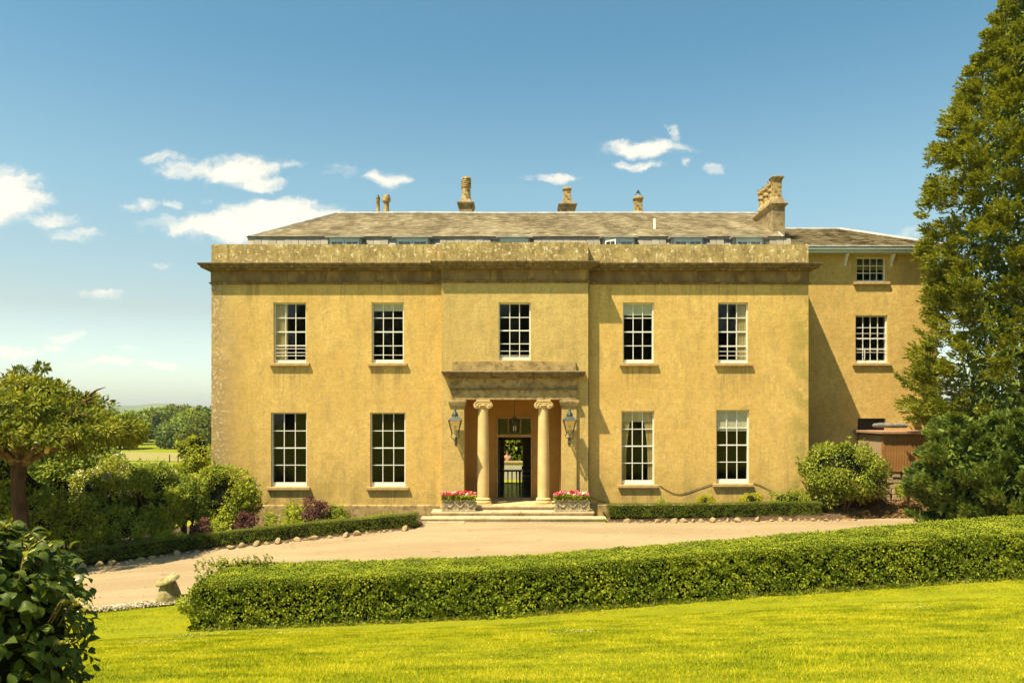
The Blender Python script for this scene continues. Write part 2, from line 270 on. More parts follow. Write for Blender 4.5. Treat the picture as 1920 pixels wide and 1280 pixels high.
M['lime'] = leafmat('lime_leaves', [(.16, .19, .02), (.22, .24, .025), (.30, .28, .03)], .35, .06)
M['yellow'] = leafmat('yellow_leaves', [(.22, .22, .02), (.32, .30, .02), (.40, .35, .03)], .3, .03, lift=1.3)
M['purple'] = leafmat('purple_leaves', [(.05, .018, .018), (.10, .04, .035), (.17, .08, .055)], .3, .10)
M['rhodo'] = leafmat('rhododendron_leaves', [(.05, .07, .008), (.11, .13, .012), (.20, .20, .02)], .25, .14, .4, lift=1.9)
M['nearleaf'] = leafmat('hornbeam_leaves', [(.024, .040, .009), (.05, .07, .010), (.10, .115, .012)], .45, .12, .42, lift=1.8)
M['shoot'] = leafmat('young_leaves', [(.14, .17, .03), (.22, .22, .06), (.32, .26, .09)], .4, .1)
M['wood'] = leafmat('far_leaves', [(.035, .05, .008), (.075, .09, .010), (.14, .14, .016)], .2, .0)
M['hill'] = mottle('far_hill', (.10, .13, .04), (.07, .10, .035), .004, 1., .02, .1, .5, (.16, .18, .06), .01, (.5, .6), .6)

# ------------------------------------------------------------------ object helpers
def tag(o, label=None, cat=None, group=None, kind=None):
    if label: o['label'] = label
    if cat: o['category'] = cat
    if group: o['group'] = group
    if kind: o['kind'] = kind
    return o
def thing(name, label, cat, loc=(0, 0, 0), rz=0., group=None):
    o = bpy.data.objects.new(name, None); o.empty_display_size = .2; COL.objects.link(o); o.location = loc; o.rotation_euler = (0, 0, rz)
    return tag(o, label, cat, group)
def link(name, me, parent=None, loc=(0, 0, 0), rot=(0, 0, 0), scale=(1, 1, 1)):
    o = bpy.data.objects.new(name, me); COL.objects.link(o); o.parent = parent; o.location = loc; o.rotation_euler = rot; o.scale = scale; return o
def copy_tree(o, parent=None):
    c = o.copy(); COL.objects.link(c); c.parent = parent
    for ch in list(o.children): copy_tree(ch, c)
    return c
class G:
    def __init__(s): s.v = []; s.f = []
    def add(s, vs, fs):
        n = len(s.v); s.v += [tuple(q) for q in vs]; s.f += [tuple(i+n for i in f) for f in fs]; return s
    def box(s, x0, x1, y0, y1, z0, z1):
        return s.add([(x0, y0, z0), (x1, y0, z0), (x1, y1, z0), (x0, y1, z0), (x0, y0, z1), (x1, y0, z1), (x1, y1, z1), (x0, y1, z1)],
              [(0, 3, 2, 1), (4, 5, 6, 7), (0, 1, 5, 4), (1, 2, 6, 5), (2, 3, 7, 6), (3, 0, 4, 7)])
    def frus(s, cx, cy, z0, z1, a0, b0, a1, b1):      # tapered box: half sizes a (x), b (y)
        return s.add([(cx-a0, cy-b0, z0), (cx+a0, cy-b0, z0), (cx+a0, cy+b0, z0), (cx-a0, cy+b0, z0), (cx-a1, cy-b1, z1), (cx+a1, cy-b1, z1), (cx+a1, cy+b1, z1), (cx-a1, cy+b1, z1)],
              [(0, 3, 2, 1), (4, 5, 6, 7), (0, 1, 5, 4), (1, 2, 6, 5), (2, 3, 7, 6), (3, 0, 4, 7)])
    def lathe(s, prof, cx=0, cy=0, n=24, cap=True):
        vs = [(cx+r*math.cos(2*PI*k/n), cy+r*math.sin(2*PI*k/n), z) for r, z in prof for k in range(n)]
        fs = [(i*n+k, i*n+(k+1) % n, (i+1)*n+(k+1) % n, (i+1)*n+k) for i in range(len(prof)-1) for k in range(n)]
        if cap: fs += [tuple(range(n-1, -1, -1)), tuple((len(prof)-1)*n+k for k in range(n))]
        return s.add(vs, fs)
    def tube(s, pts, rad, n=8):
        pts = [Vector(p) for p in pts]; rad = rad if isinstance(rad, (list, tuple)) else [rad]*len(pts)
        vs = []; up = Vector((0, 0, 1)); prev = None
        for i, p in enumerate(pts):
            d = (pts[min(i+1, len(pts)-1)]-pts[max(i-1, 0)]).normalized()
            a = (prev - d*prev.dot(d)) if prev is not None else d.cross(up if abs(d.z) < .9 else Vector((1, 0, 0)))
            a.normalize(); prev = a; b = d.cross(a)
            vs += [p+(a*math.cos(2*PI*k/n)+b*math.sin(2*PI*k/n))*rad[i] for k in range(n)]
        fs = [(i*n+k, i*n+(k+1) % n, (i+1)*n+(k+1) % n, (i+1)*n+k) for i in range(len(pts)-1) for k in range(n)]
        fs += [tuple(range(n-1, -1, -1)), tuple((len(pts)-1)*n+k for k in range(n))]
        return s.add(vs, fs)
    def sweep(s, path, prof):                        # plan path, closed profile (out, z), mitred corners; outward = right of travel... (t.y,-t.x)
        P = [Vector(p) for p in path]; k = len(prof); vs = []
        for i, p in enumerate(P):
            ns = []
            if i > 0: t_ = (p-P[i-1]).normalized(); ns.append(Vector((t_.y, -t_.x)))
            if i < len(P)-1: t_ = (P[i+1]-p).normalized(); ns.append(Vector((t_.y, -t_.x)))
            m_ = ns[0] if len(ns) == 1 else (ns[0]+ns[1])/(1+ns[0].dot(ns[1]))
            vs += [(p.x+m_.x*o_, p.y+m_.y*o_, z_) for o_, z_ in prof]
        fs = [(i*k+j, (i+1)*k+j, (i+1)*k+(j+1) % k, i*k+(j+1) % k) for i in range(len(P)-1) for j in range(k)]
        fs += [tuple(range(k)), tuple((len(P)-1)*k+j for j in range(k-1, -1, -1))]
        return s.add(vs, fs)
    def mesh(s, name, mat, smooth=False, bevel=0.):
        me = bpy.data.meshes.new(name); me.from_pydata(s.v, [], s.f); me.materials.append(M[mat] if isinstance(mat, str) else mat)
        import bmesh
        b = bmesh.new(); b.from_mesh(me)
        if bevel > 0:
            try: bmesh.ops.bevel(b, geom=b.edges[:], offset=bevel, segments=1, affect='EDGES', clamp_overlap=True)
            except Exception: pass
        bmesh.ops.recalc_face_normals(b, faces=b.faces[:]); b.to_mesh(me); b.free()
        if smooth:
            me.polygons.foreach_set('use_smooth', [True]*len(me.polygons))
            try: me.set_sharp_from_angle(angle=math.radians(38))
            except Exception: pass
        me.update(); return me
    def obj(s, name, mat, parent=None, smooth=False, loc=(0, 0, 0), rot=(0, 0, 0), bevel=0.):
        return link(name, s.mesh(name, mat, smooth, bevel), parent, loc, rot)
def soup(name, V, k, mats, smooth=False, tri=False):
    """V: (n*k,3) vertices, consecutive k-gons"""
    n = len(V)//k; me = bpy.data.meshes.new(name); me.vertices.add(len(V)); me.vertices.foreach_set('co', np.ascontiguousarray(V, dtype=np.float32).ravel())
    me.loops.add(n*k); me.loops.foreach_set('vertex_index', np.arange(n*k, dtype=np.int32))
    me.polygons.add(n); me.polygons.foreach_set('loop_start', np.arange(0, n*k, k, dtype=np.int32))
    try: me.polygons.foreach_set('loop_total', np.full(n, k, dtype=np.int32))
    except Exception: pass
    me.materials.append(M[mats]); me.update(calc_edges=True); return me
def unit(a): return a/np.maximum(np.linalg.norm(a, axis=-1, keepdims=True), 1e-9)
def leaf_quads(P, A, Nn, length, width, fold=.25, rng=RNG):
    """P base points, A axis directions, Nn approx normals; diamonds folded along the mid rib"""
    n = len(P); A = unit(A); S = unit(np.cross(A, Nn)); U = np.cross(S, A)
    ln = (length*(.7+.6*rng.random(n)))[:, None]; wd = (width*(.7+.6*rng.random(n)))[:, None]
    V = np.empty((n, 4, 3)); V[:, 0] = P; V[:, 1] = P+A*ln*.45+S*wd*.5+U*wd*fold; V[:, 2] = P+A*ln; V[:, 3] = P+A*ln*.45-S*wd*.5+U*wd*fold
    return V.reshape(-1, 3)
def rnd_dirs(n, rng=RNG): return unit(rng.normal(size=(n, 3)))
def wob(P, s, seed=0.):
    x, y, z = P[:, 0]*s+seed, P[:, 1]*s+seed*1.7, P[:, 2]*s+seed*.6
    return (np.sin(x*1.3+2*np.sin(y*.9+z))+np.sin(y*1.7+1.5*np.sin(z*1.1+x*.7))+np.sin(z*1.9+1.3*np.sin(x*1.2)))/3

# ------------------------------------------------------------------ terrain
NX = [-200, -40, -20, -10, -6.4, 0, 5.1, 11.2, 25, 200]; NZ = [-3, -2.5, -1.5, -.82, -.66, -.47, -.14, .18, .5, .6]
FX = [-200, -40, -20, -13.8, -12.4, -10, -7, -3, 0, 12, 30, 200]; FZ = [-4, -3, -1.4, -.72, -.62, -.40, -.20, .08, .15, .27, .4, .5]
def sstep(x): x = np.clip(x, 0, 1); return x*x*(3-2*x)
def gz(x, y):
    x = np.asarray(x, float); y = np.asarray(y, float); d = y+D0
    zn = np.interp(x, NX, NZ); zf = np.interp(x, FX, FZ)
    t_ = np.clip((d-17)/8, 0, 1); z = zn+(zf-zn)*t_
    q = np.clip((16.1-d)/13.2, 0, 1); z = z+(2.3-z)*q
    low = np.interp(x, [-14, -8], [1, 0]); s_ = sstep((d-29)/45)*low+sstep((d-62)/45)*(1-low)
    z = z + (-.38-z)*sstep((d-38)/8)*(1-low)
    return z+(-6.2-z)*s_
def g1(x, y): return float(gz(x, y))
def grid_mesh(name, xs, ys, zf, mat):
    X, Y = np.meshgrid(xs, ys); Z = zf(X, Y); nx, ny = len(xs), len(ys)
    V = np.stack([X, Y, Z], -1).reshape(-1, 3); I = np.arange(nx*ny).reshape(ny, nx)
    Fq = np.stack([I[:-1, :-1], I[:-1, 1:], I[1:, 1:], I[1:, :-1]], -1).reshape(-1, 4)
    me = bpy.data.meshes.new(name); me.from_pydata(V.tolist(), [], Fq.tolist()); me.materials.append(M[mat]); me.polygons.foreach_set('use_smooth', [True]*len(Fq)); me.update(); return me
xs = np.concatenate([[-4000, -1500, -600, -300, -150, -80], np.arange(-50, 40.1, 1.0), [60, 100, 300, 800, 4000]])
ys = np.concatenate([[-400, -120, -70], np.arange(-45, 30, .5), np.arange(30, 120, 3), [150, 250, 400, 800, 1600, 3200]])
tag(link('ground', grid_mesh('ground', xs, ys, lambda X, Y: gz(X, Y)-.03*((Y > -10.3) & (Y < 60)), 'lawn')), kind='structure')
# meadow and dry strips far left
def sheet_quad(name, mat, x0, x1, y0, y1, off, n=40, kind='structure'):
    return tag(link(name, grid_mesh(name, np.linspace(x0, x1, n), np.linspace(y0, y1, n), lambda X, Y: gz(X, Y)+off, mat)), kind=kind)
sheet_quad('meadow', 'field', -200, 60, 85, 420, .06)
def hay(name, d0, d1, wv):
    xs_ = np.linspace(-140, 20, 50)
    return tag(link(name, grid_mesh(name, xs_, np.linspace(0, 1, 6), lambda X, T: gz(X, T*0+150)+.12, 'hay')), kind='structure')
X_, T_ = np.meshgrid(np.linspace(-150, 30, 60), np.linspace(0, 1, 5))
for nm, da, db, k in (('dry_grass_strip', 158, 191, 5), ('dry_grass_strip', 100, 140, 3)):
    Y_ = (da-28)+(db-da)*T_+k*np.sin(X_*.05+1+T_); V = np.stack([X_, Y_, gz(X_, Y_)+.14], -1).reshape(-1, 3); I = np.arange(300).reshape(5, 60)
    me = bpy.data.meshes.new(nm); me.from_pydata(V.tolist(), [], np.stack([I[:-1, :-1], I[:-1, 1:], I[1:, 1:], I[1:, :-1]], -1).reshape(-1, 4).tolist()); me.materials.append(M['hay']); tag(link(nm, me), kind='structure')
# hill on the horizon
hx = np.linspace(-2500, 1500, 120); hy = np.linspace(2300, 3000, 14)
def hillz(X, Y):
    px = 960+F*X/(2650.)
    top = np.interp(px, [-200, 100, 240, 262, 290, 340, 362, 385, 420, 700, 1800], [26, 34, 28, 30, 35, 33, 24, 6, 0, 4, 2])
    r = sstep(1-np.abs(Y-2650)/330); return -6.3+(top)*r+1.2*np.sin(X*.03)*r
tag(link('hill', grid_mesh('hill', hx, hy, hillz, 'hill')), kind='structure')
# driveway: far edge polyline and near edge polyline as functions of x
DX = [-30, -16, -13.8, -12.4, -10, -7, -3.1, -2.9, 3.25, 11, 12.5, 16, 24]
DFAR = [21.2, 22.2, 22.75, 23.2, 24.0, 24.7, 25.4, 27.0, 26.1, 26.1, 26.4, 26.9, 27.2]      # distances
xs_ = np.concatenate([np.linspace(-30, 24, 160)]); T_ = np.linspace(0, 1, 24)
XX, TT = np.meshgrid(xs_, T_); near = np.interp(XX, [-30, -10, -8, 24], [17.6, 18.35, 18.75, 18.9]); far = np.interp(XX, DX, DFAR)
YY = near+(far-near)*TT-D0; ZZ = gz(XX, YY)+.02; V = np.stack([XX, YY, ZZ], -1).reshape(-1, 3); I = np.arange(V.shape[0]).reshape(24, 160)
me = bpy.data.meshes.new('driveway'); me.from_pydata(V.tolist(), [], np.stack([I[:-1, :-1], I[:-1, 1:], I[1:, 1:], I[1:, :-1]], -1).reshape(-1, 4).tolist()); me.materials.append(M['drive']); me.polygons.foreach_set('use_smooth', [True]*len(me.polygons)); tag(link('driveway', me), kind='structure')
n = 2200; gx = RNG.uniform(-16, 15, n); tq = np.where(RNG.random(n) < .5, RNG.random(n)**3, 1-RNG.random(n)**3)
nr = np.interp(gx, [-30, -10, -8, 24], [17.6, 18.35, 18.75, 18.9]); fr_ = np.interp(gx, DX, DFAR); gd = nr+(fr_-nr)*tq; P = np.stack([gx, gd-D0, gz(gx, gd-D0)+.028], -1); A = rnd_dirs(n); A[:, 2] *= .2
def _drive_pebbles(): tag(link('loose_gravel', soup('loose_gravel', leaf_quads(P, A, np.tile([0, 0, 1.], (n, 1))+.3*rnd_dirs(n), .045, .04, .15), 4, 'gravel')), 'loose pebbles scattered towards the edges of the drive', kind='stuff')
_drive_pebbles()
# gravel verge at the near left edge
n = 9000; gx = RNG.uniform(-13, -6.4, n); gd = np.interp(gx, [-30, -10, -8, 24], [17.6, 18.35, 18.75, 18.9])+RNG.uniform(-.26, .1, n)
P = np.stack([gx, gd-D0, gz(gx, gd-D0)+.012+RNG.uniform(0, .03, n)], -1); A = rnd_dirs(n); A[:, 2] *= .4
tag(link('gravel_edge', soup('gravel_edge', leaf_quads(P, A, np.tile([0, 0, 1.], (n, 1))+.3*rnd_dirs(n), .05, .045, .1), 4, 'gravel')), 'strip of pale gravel along the near left edge of the drive', kind='stuff')
# flower beds (raised soil), bank with mulch at right
def bed(name, mat, xa, xb, dnear, dfar, zoff, bank=None):
    xs_ = np.linspace(xa, xb, 40); T_ = np.linspace(0, 1, 8); XX, TT = np.meshgrid(xs_, T_)
    n_ = np.interp(XX, *dnear); f_ = np.interp(XX, *dfar); YY = n_+(f_-n_)*TT-D0
    ZZ = gz(XX, YY)+zoff*sstep(TT*7)+(bank*TT if bank else 0)+.02*np.sin(XX*5+YY*3)-.02*(TT == 0)
    V = np.stack([XX, YY, ZZ], -1).reshape(-1, 3); I = np.arange(V.shape[0]).reshape(8, 40)
    me = bpy.data.meshes.new(name); me.from_pydata(V.tolist(), [], np.stack([I[:-1, :-1], I[:-1, 1:], I[1:, 1:], I[1:, :-1]], -1).reshape(-1, 4).tolist()); me.materials.append(M[mat]); me.polygons.foreach_set('use_smooth', [True]*len(me.polygons))
    return tag(link(name, me), kind='structure')
bed('flower_bed', 'soil', -18, -3.05, (DX, [d+.1 for d in DFAR]), ([-18, -11.2, -11, -3], [30, 30, 28.1, 28.1]), .14)
bed('flower_bed', 'soil', 3.25, 11.2, (DX, [d+.1 for d in DFAR]), ([3, 11.2], [28.1, 28.1]), .16)
bed('mulch_bank', 'mulch', 10.9, 20, (DX, [d+.1 for d in DFAR]), ([10, 20], [29.9, 29.9]), .04, .95)

# ------------------------------------------------------------------ the house
def X(px, d): return (px-960)*d/F
def Z(py, d): return ZC-(py-770)*d/F
def wall_panel(g, x0, x1, z0, z1, ops, y0, y1):
    """vertical wall facing -y with rectangular openings ops=[(xa,xb,za,zb)]"""
    xs_ = sorted({x0, x1, *[a for o_ in ops for a in o_[:2]]}); zs = sorted({z0, z1, *[a for o_ in ops for a in o_[2:]]})
    nx, nz_ = len(xs_)-1, len(zs)-1
    solid = [[not any(o_[0]-1e-6 <= (xs_[i]+xs_[i+1])/2 <= o_[1]+1e-6 and o_[2]-1e-6 <= (zs[j]+zs[j+1])/2 <= o_[3]+1e-6 for o_ in ops) for j in range(nz_)] for i in range(nx)]
    for i in range(nx):
        for j in range(nz_):
            if not solid[i][j]: continue
            a, b, c_, d_ = xs_[i], xs_[i+1], zs[j], zs[j+1]
            g.add([(a, y0, c_), (b, y0, c_), (b, y0, d_), (a, y0, d_)], [(0, 1, 2, 3)]); g.add([(a, y1, c_), (b, y1, c_), (b, y1, d_), (a, y1, d_)], [(3, 2, 1, 0)])
            for di, dj, q in ((-1, 0, [(a, y0, c_), (a, y0, d_), (a, y1, d_), (a, y1, c_)]), (1, 0, [(b, y0, c_), (b, y1, c_), (b, y1, d_), (b, y0, d_)]),
                              (0, -1, [(a, y0, c_), (a, y1, c_), (b, y1, c_), (b, y0, c_)]), (0, 1, [(a, y0, d_), (b, y0, d_), (b, y1, d_), (a, y1, d_)])):
                ii, jj = i+di, j+dj
                if not (0 <= ii < nx and 0 <= jj < nz_) or not solid[ii][jj]: g.add(q, [(0, 1, 2, 3)])
def raw_obj(g, name, mat, parent):
    me = bpy.data.meshes.new(name); me.from_pydata(g.v, [], g.f); me.materials.append(M[mat]); me.update(); return link(name, me, parent)
house = thing('house', 'large two-storey ochre Georgian country house with columned porch and slate mansard roof', 'house', (0, 0, 0))
XL, XR, BL, BR, BY = -10.84, 10.69, -2.507, 2.716, -.35
up = lambda a, b, d=28.: (X(a, d), X(b, d), Z(680, d), Z(567, d))
UPW = [up(513, 574), up(697, 757), up(1168, 1226), up(1346, 1403)]
LOW = [(X(508, 28), X(575, 28), Z(912, 28), Z(773, 28)), (X(694, 28), X(760, 28), Z(912, 28), Z(773, 28)),
       (X(1165, 28), X(1227, 28), Z(908, 28), Z(770, 28)), (X(1343, 28), X(1405, 28), Z(906, 28), Z(768, 28))]
MID = (X(935, 27.65), X(995, 27.65), Z(675, 27.65), Z(567, 27.65))
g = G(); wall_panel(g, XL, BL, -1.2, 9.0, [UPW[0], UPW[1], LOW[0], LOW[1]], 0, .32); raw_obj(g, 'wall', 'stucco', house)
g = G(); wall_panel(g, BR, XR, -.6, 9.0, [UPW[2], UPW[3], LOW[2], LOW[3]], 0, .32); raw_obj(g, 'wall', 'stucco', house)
g = G(); wall_panel(g, BL, BR, -.4, 9.0, [MID, (-1.70, 1.77, .62, 4.35)], BY, .10); 
raw_obj(g, 'bay_wall', 'bay', house)
g = G(); g.box(XL, XL+.32, .32, 11, -2, 9.0); raw_obj(g, 'side_wall', 'stucco', house); g = G(); g.box(XR-.32, XR, .32, 11, -1, 9.0); raw_obj(g, 'side_wall', 'stucco', house)
g = G(); wall_panel(g, XL+.32, XR-.32, -2, 9.0, [(-.36, .50, .62, 2.6)], 7.95, 8.2); raw_obj(g, 'rear_wall', 'stucco', house)
path = [(XL, 8.2), (XL, 0), (BL, 0), (BL, BY), (BR, BY), (BR, 0), (XR, 0), (XR, 8.2)]
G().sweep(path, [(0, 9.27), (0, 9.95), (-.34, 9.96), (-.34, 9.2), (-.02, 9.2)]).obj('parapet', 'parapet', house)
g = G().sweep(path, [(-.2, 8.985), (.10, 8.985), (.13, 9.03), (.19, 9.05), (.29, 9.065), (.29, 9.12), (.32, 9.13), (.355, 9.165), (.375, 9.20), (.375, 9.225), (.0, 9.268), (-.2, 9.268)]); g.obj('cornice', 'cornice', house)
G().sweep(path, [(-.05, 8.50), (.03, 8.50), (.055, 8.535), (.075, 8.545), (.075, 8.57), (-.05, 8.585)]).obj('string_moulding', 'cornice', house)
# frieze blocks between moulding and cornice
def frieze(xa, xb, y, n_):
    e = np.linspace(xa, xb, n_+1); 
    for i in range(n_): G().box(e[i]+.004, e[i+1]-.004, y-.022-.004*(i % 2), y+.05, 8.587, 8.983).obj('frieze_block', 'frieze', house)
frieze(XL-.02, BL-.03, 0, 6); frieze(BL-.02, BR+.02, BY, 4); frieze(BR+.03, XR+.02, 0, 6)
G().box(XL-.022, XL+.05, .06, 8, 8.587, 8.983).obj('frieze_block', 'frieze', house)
G().sweep([(XL, 8.2), (XL, 0), (BL, 0), (BL, BY), (-2.30, BY)], [(-.05, -1.2), (.06, -1.2), (.06, .53), (.03, .57), (-.05, .575)]).obj('plinth', 'porch', house)
G().sweep([(2.42, BY), (BR, BY), (BR, 0), (XR, 0), (XR, 2)], [(-.05, -1.2), (.06, -1.2), (.06, .55), (.03, .59), (-.05, .595)]).obj('plinth', 'porch', house)

# interior: rooms behind the windows, hall behind the door
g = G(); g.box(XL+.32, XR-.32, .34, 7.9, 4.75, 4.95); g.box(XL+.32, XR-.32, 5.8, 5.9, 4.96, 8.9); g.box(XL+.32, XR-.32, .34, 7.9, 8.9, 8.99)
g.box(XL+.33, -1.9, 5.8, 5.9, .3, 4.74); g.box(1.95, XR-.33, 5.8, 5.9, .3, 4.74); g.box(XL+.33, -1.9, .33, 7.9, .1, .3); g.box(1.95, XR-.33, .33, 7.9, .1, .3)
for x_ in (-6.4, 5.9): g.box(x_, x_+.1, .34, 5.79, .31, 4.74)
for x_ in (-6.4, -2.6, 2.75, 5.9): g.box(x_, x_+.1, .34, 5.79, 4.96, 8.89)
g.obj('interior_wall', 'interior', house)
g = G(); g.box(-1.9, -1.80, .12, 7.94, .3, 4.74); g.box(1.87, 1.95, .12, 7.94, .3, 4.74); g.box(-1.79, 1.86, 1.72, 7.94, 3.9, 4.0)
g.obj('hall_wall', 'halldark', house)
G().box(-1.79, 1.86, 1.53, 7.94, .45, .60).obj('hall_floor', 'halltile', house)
# recess of the porch
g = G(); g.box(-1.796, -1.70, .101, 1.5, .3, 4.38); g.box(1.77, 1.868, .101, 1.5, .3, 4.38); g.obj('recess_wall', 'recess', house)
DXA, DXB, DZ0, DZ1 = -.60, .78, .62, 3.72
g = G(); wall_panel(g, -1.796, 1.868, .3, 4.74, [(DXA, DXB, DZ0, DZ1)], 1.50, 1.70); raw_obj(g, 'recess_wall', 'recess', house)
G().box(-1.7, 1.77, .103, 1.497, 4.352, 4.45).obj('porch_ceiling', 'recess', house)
# door case: jambs, transom, fanlight
g = G(); g.box(DXA, DXA+.06, 1.46, 1.62, .62, 3.72); g.box(DXB-.06, DXB, 1.46, 1.62, .62, 3.72); g.box(DXA+.06, DXB-.06, 1.47, 1.62, 3.66, 3.72); g.box(DXA+.06, DXB-.06, 1.46, 1.62, 2.95, 3.06)
g.box(DXA+.44, DXA+.47, 1.50, 1.55, 3.06, 3.66); g.box(DXB-.47, DXB-.44, 1.50, 1.55, 3.06, 3.66)
dc = g.obj('door_frame', 'sill', house)
for a, b in ((DXA+.06, DXA+.44), (DXA+.47, DXB-.47), (DXB-.44, DXB-.06)): G().box(a, b, 1.522, 1.528, 3.06, 3.66).obj('pane', 'glass', dc)
door = G().box(DXA+.065, DXA+.115, 1.70, 2.58, .63, 2.94).obj('door', 'wood_dark', house)
G().lathe([(.0, 0), (.025, .005), (.03, .03), (.012, .05)], n=10).obj('door_knob', 'copper', door, True, (DXA+.12, 2.45, 1.6), (0, PI/2, 0))
G().box(DXA, DXB, 1.3, 1.5, .60, .665).obj('threshold', 'sill', house)
G().box(1.01, 1.07, 1.44, 1.498, 1.93, 2.12).obj('bell_push', 'darkmetal', house)
# porch front: antae, entablature, columns
for xa, xb in ((-2.176, -1.70), (1.77, 2.289)):
    a = G().box(xa, xb, BY-.10, BY-.002, .62, 4.06).obj('pilaster', 'bay', house)
    G().sweep([(xa, BY-.003), (xa, BY-.10), (xb, BY-.10), (xb, BY-.003)], [(-.02, 4.06), (.015, 4.06), (.03, 4.12), (.05, 4.14), (.085, 4.26), (.085, 4.33), (-.02, 4.345)]).obj('pilaster_capital', 'porch', a)
EP = [(-2.176, BY-.002), (-2.176, BY-.10), (2.289, BY-.10), (2.289, BY-.002)]
G().box(-2.176, 2.289, BY-.10, BY-.003, 4.352, 4.69).obj('architrave', 'porch', house)
G().sweep(EP, [(-.05, 4.692), (.035, 4.692), (.055, 4.735), (-.05, 4.745)]).obj('porch_moulding', 'cornice', house)
G().box(-2.176, 2.289, BY-.098, BY-.003, 4.748, 5.10).obj('porch_frieze', 'porch', house)
G().sweep(EP, [(-.05, 5.102), (.05, 5.102), (.08, 5.15), (.20, 5.17), (.255, 5.19), (.255, 5.245), (.28, 5.255), (.31, 5.31), (.31, 5.335), (.0, 5.38), (-.05, 5.38)]).obj('porch_cornice', 'cornice', house)
G().box(-2.13, 2.27, BY-.09, BY-.003, 5.385, 5.70).obj('blocking_course', 'porch', house)
def column(cx, cy):
    prof = [(.205, .86), (.21, 1.0), (.21, 1.6), (.205, 2.4), (.195, 3.2), (.178, 4.02), (.19, 4.03), (.19, 4.05), (.178, 4.06)]
    c_ = G().lathe([(r, z) for r, z in prof], cx, cy, 32).obj('column', 'column', house, True)
    g = G().lathe([(.28, .665), (.30, .69), (.30, .72), (.27, .75), (.235, .765), (.235, .775), (.262, .79), (.27, .815), (.255, .84), (.22, .855), (.21, .87)], cx, cy, 32)
    g.box(cx-.30, cx+.30, cy-.30, cy+.30, .622, .664); g.obj('column_base', 'column', c_, True)
    g = G().lathe([(.178, 4.06), (.20, 4.09), (.235, 4.13), (.24, 4.16), (.2, 4.2)], cx, cy, 24); g.box(cx-.245, cx+.245, cy-.225, cy+.225, 4.285, 4.348)
    g.frus(cx, cy, 4.245, 4.285, .27, .2, .245, .22)
    g.box(cx-.2, cx+.2, cy-.218, cy+.218, 4.205, 4.243)
    g.obj('capital', 'column', c_, True)
    for s in (-1, 1):
        g = G(); ax = cx+s*.215
        for yy in (cy-.215, ):
            vs = []; fs = []; n_ = 20
            for yv, r in ((cy-.205, .125), (cy-.12, .105), (cy, .085), (cy+.12, .105), (cy+.205, .125)):
                vs += [(ax+r*math.cos(2*PI*k/n_), yv, 4.155+r*math.sin(2*PI*k/n_)) for k in range(n_)]
            fs = [(i*n_+k, i*n_+(k+1) % n_, (i+1)*n_+(k+1) % n_, (i+1)*n_+k) for i in range(4) for k in range(n_)]+[tuple(range(n_)), tuple(4*n_+k for k in range(n_))]
            g.add(vs, fs)
        # spiral fillet on the face of the volute
        pts = [(ax+s*r*math.cos(th), cy-.212, 4.155+r*math.sin(th)) for th, r in [(PI/2-q*.32, .115*math.exp(-q*.075)) for q in range(30)]]
        g.tube(pts, .016, 6)
        g.tube([(ax, cy-.235, 4.155), (ax, cy-.2, 4.155)], .03, 8)
        g.obj('volute', 'column', c_, True)
column(-1.029, -.25); column(1.124, -.25)
# steps: slabs
def slabs(name, xa, xb, ya, yb, z0, z1, cuts):
    e = [xa]+cuts+[xb]
    for i in range(len(e)-1):
        G().box(e[i]+(.003 if i else 0), e[i+1]-.003, ya, yb, z1-.06, z1).obj(name+'_tread', 'step', house, bevel=.008); 
        G().box(e[i]+.03*(i == 0)+.003, e[i+1]-.03*(i == len(e)-2)-.003, ya+.03, yb-.01, z0, z1-.062).obj(name+'_riser', 'step', house)
slabs('step', -1.96, 2.05, -.72, BY-.11, .30, .615, [-.55, 1.1]); slabs('step', -2.80, 2.85, -1.16, -.725, .10, .465, [-1.7, .3, 1.9]); slabs('step', -3.10, 3.22, -1.60, -1.165, -.1, .315, [-2.2, -.9, .6, 2.0])
G().box(-2.80, -1.965, -.722, BY-.07, .3, .463).obj('step_cheek', 'step', house); G().box(2.055, 2.85, -.722, BY-.07, .3, .463).obj('step_cheek', 'step', house)
G().box(-1.70, 1.77, BY-.105, 1.498, .3, .612).obj('porch_floor', 'step', house)
G().box(-3.2, -1.6, -1.68, -1.605, -.1, .20).obj('step_footing', 'step', house, bevel=.01)

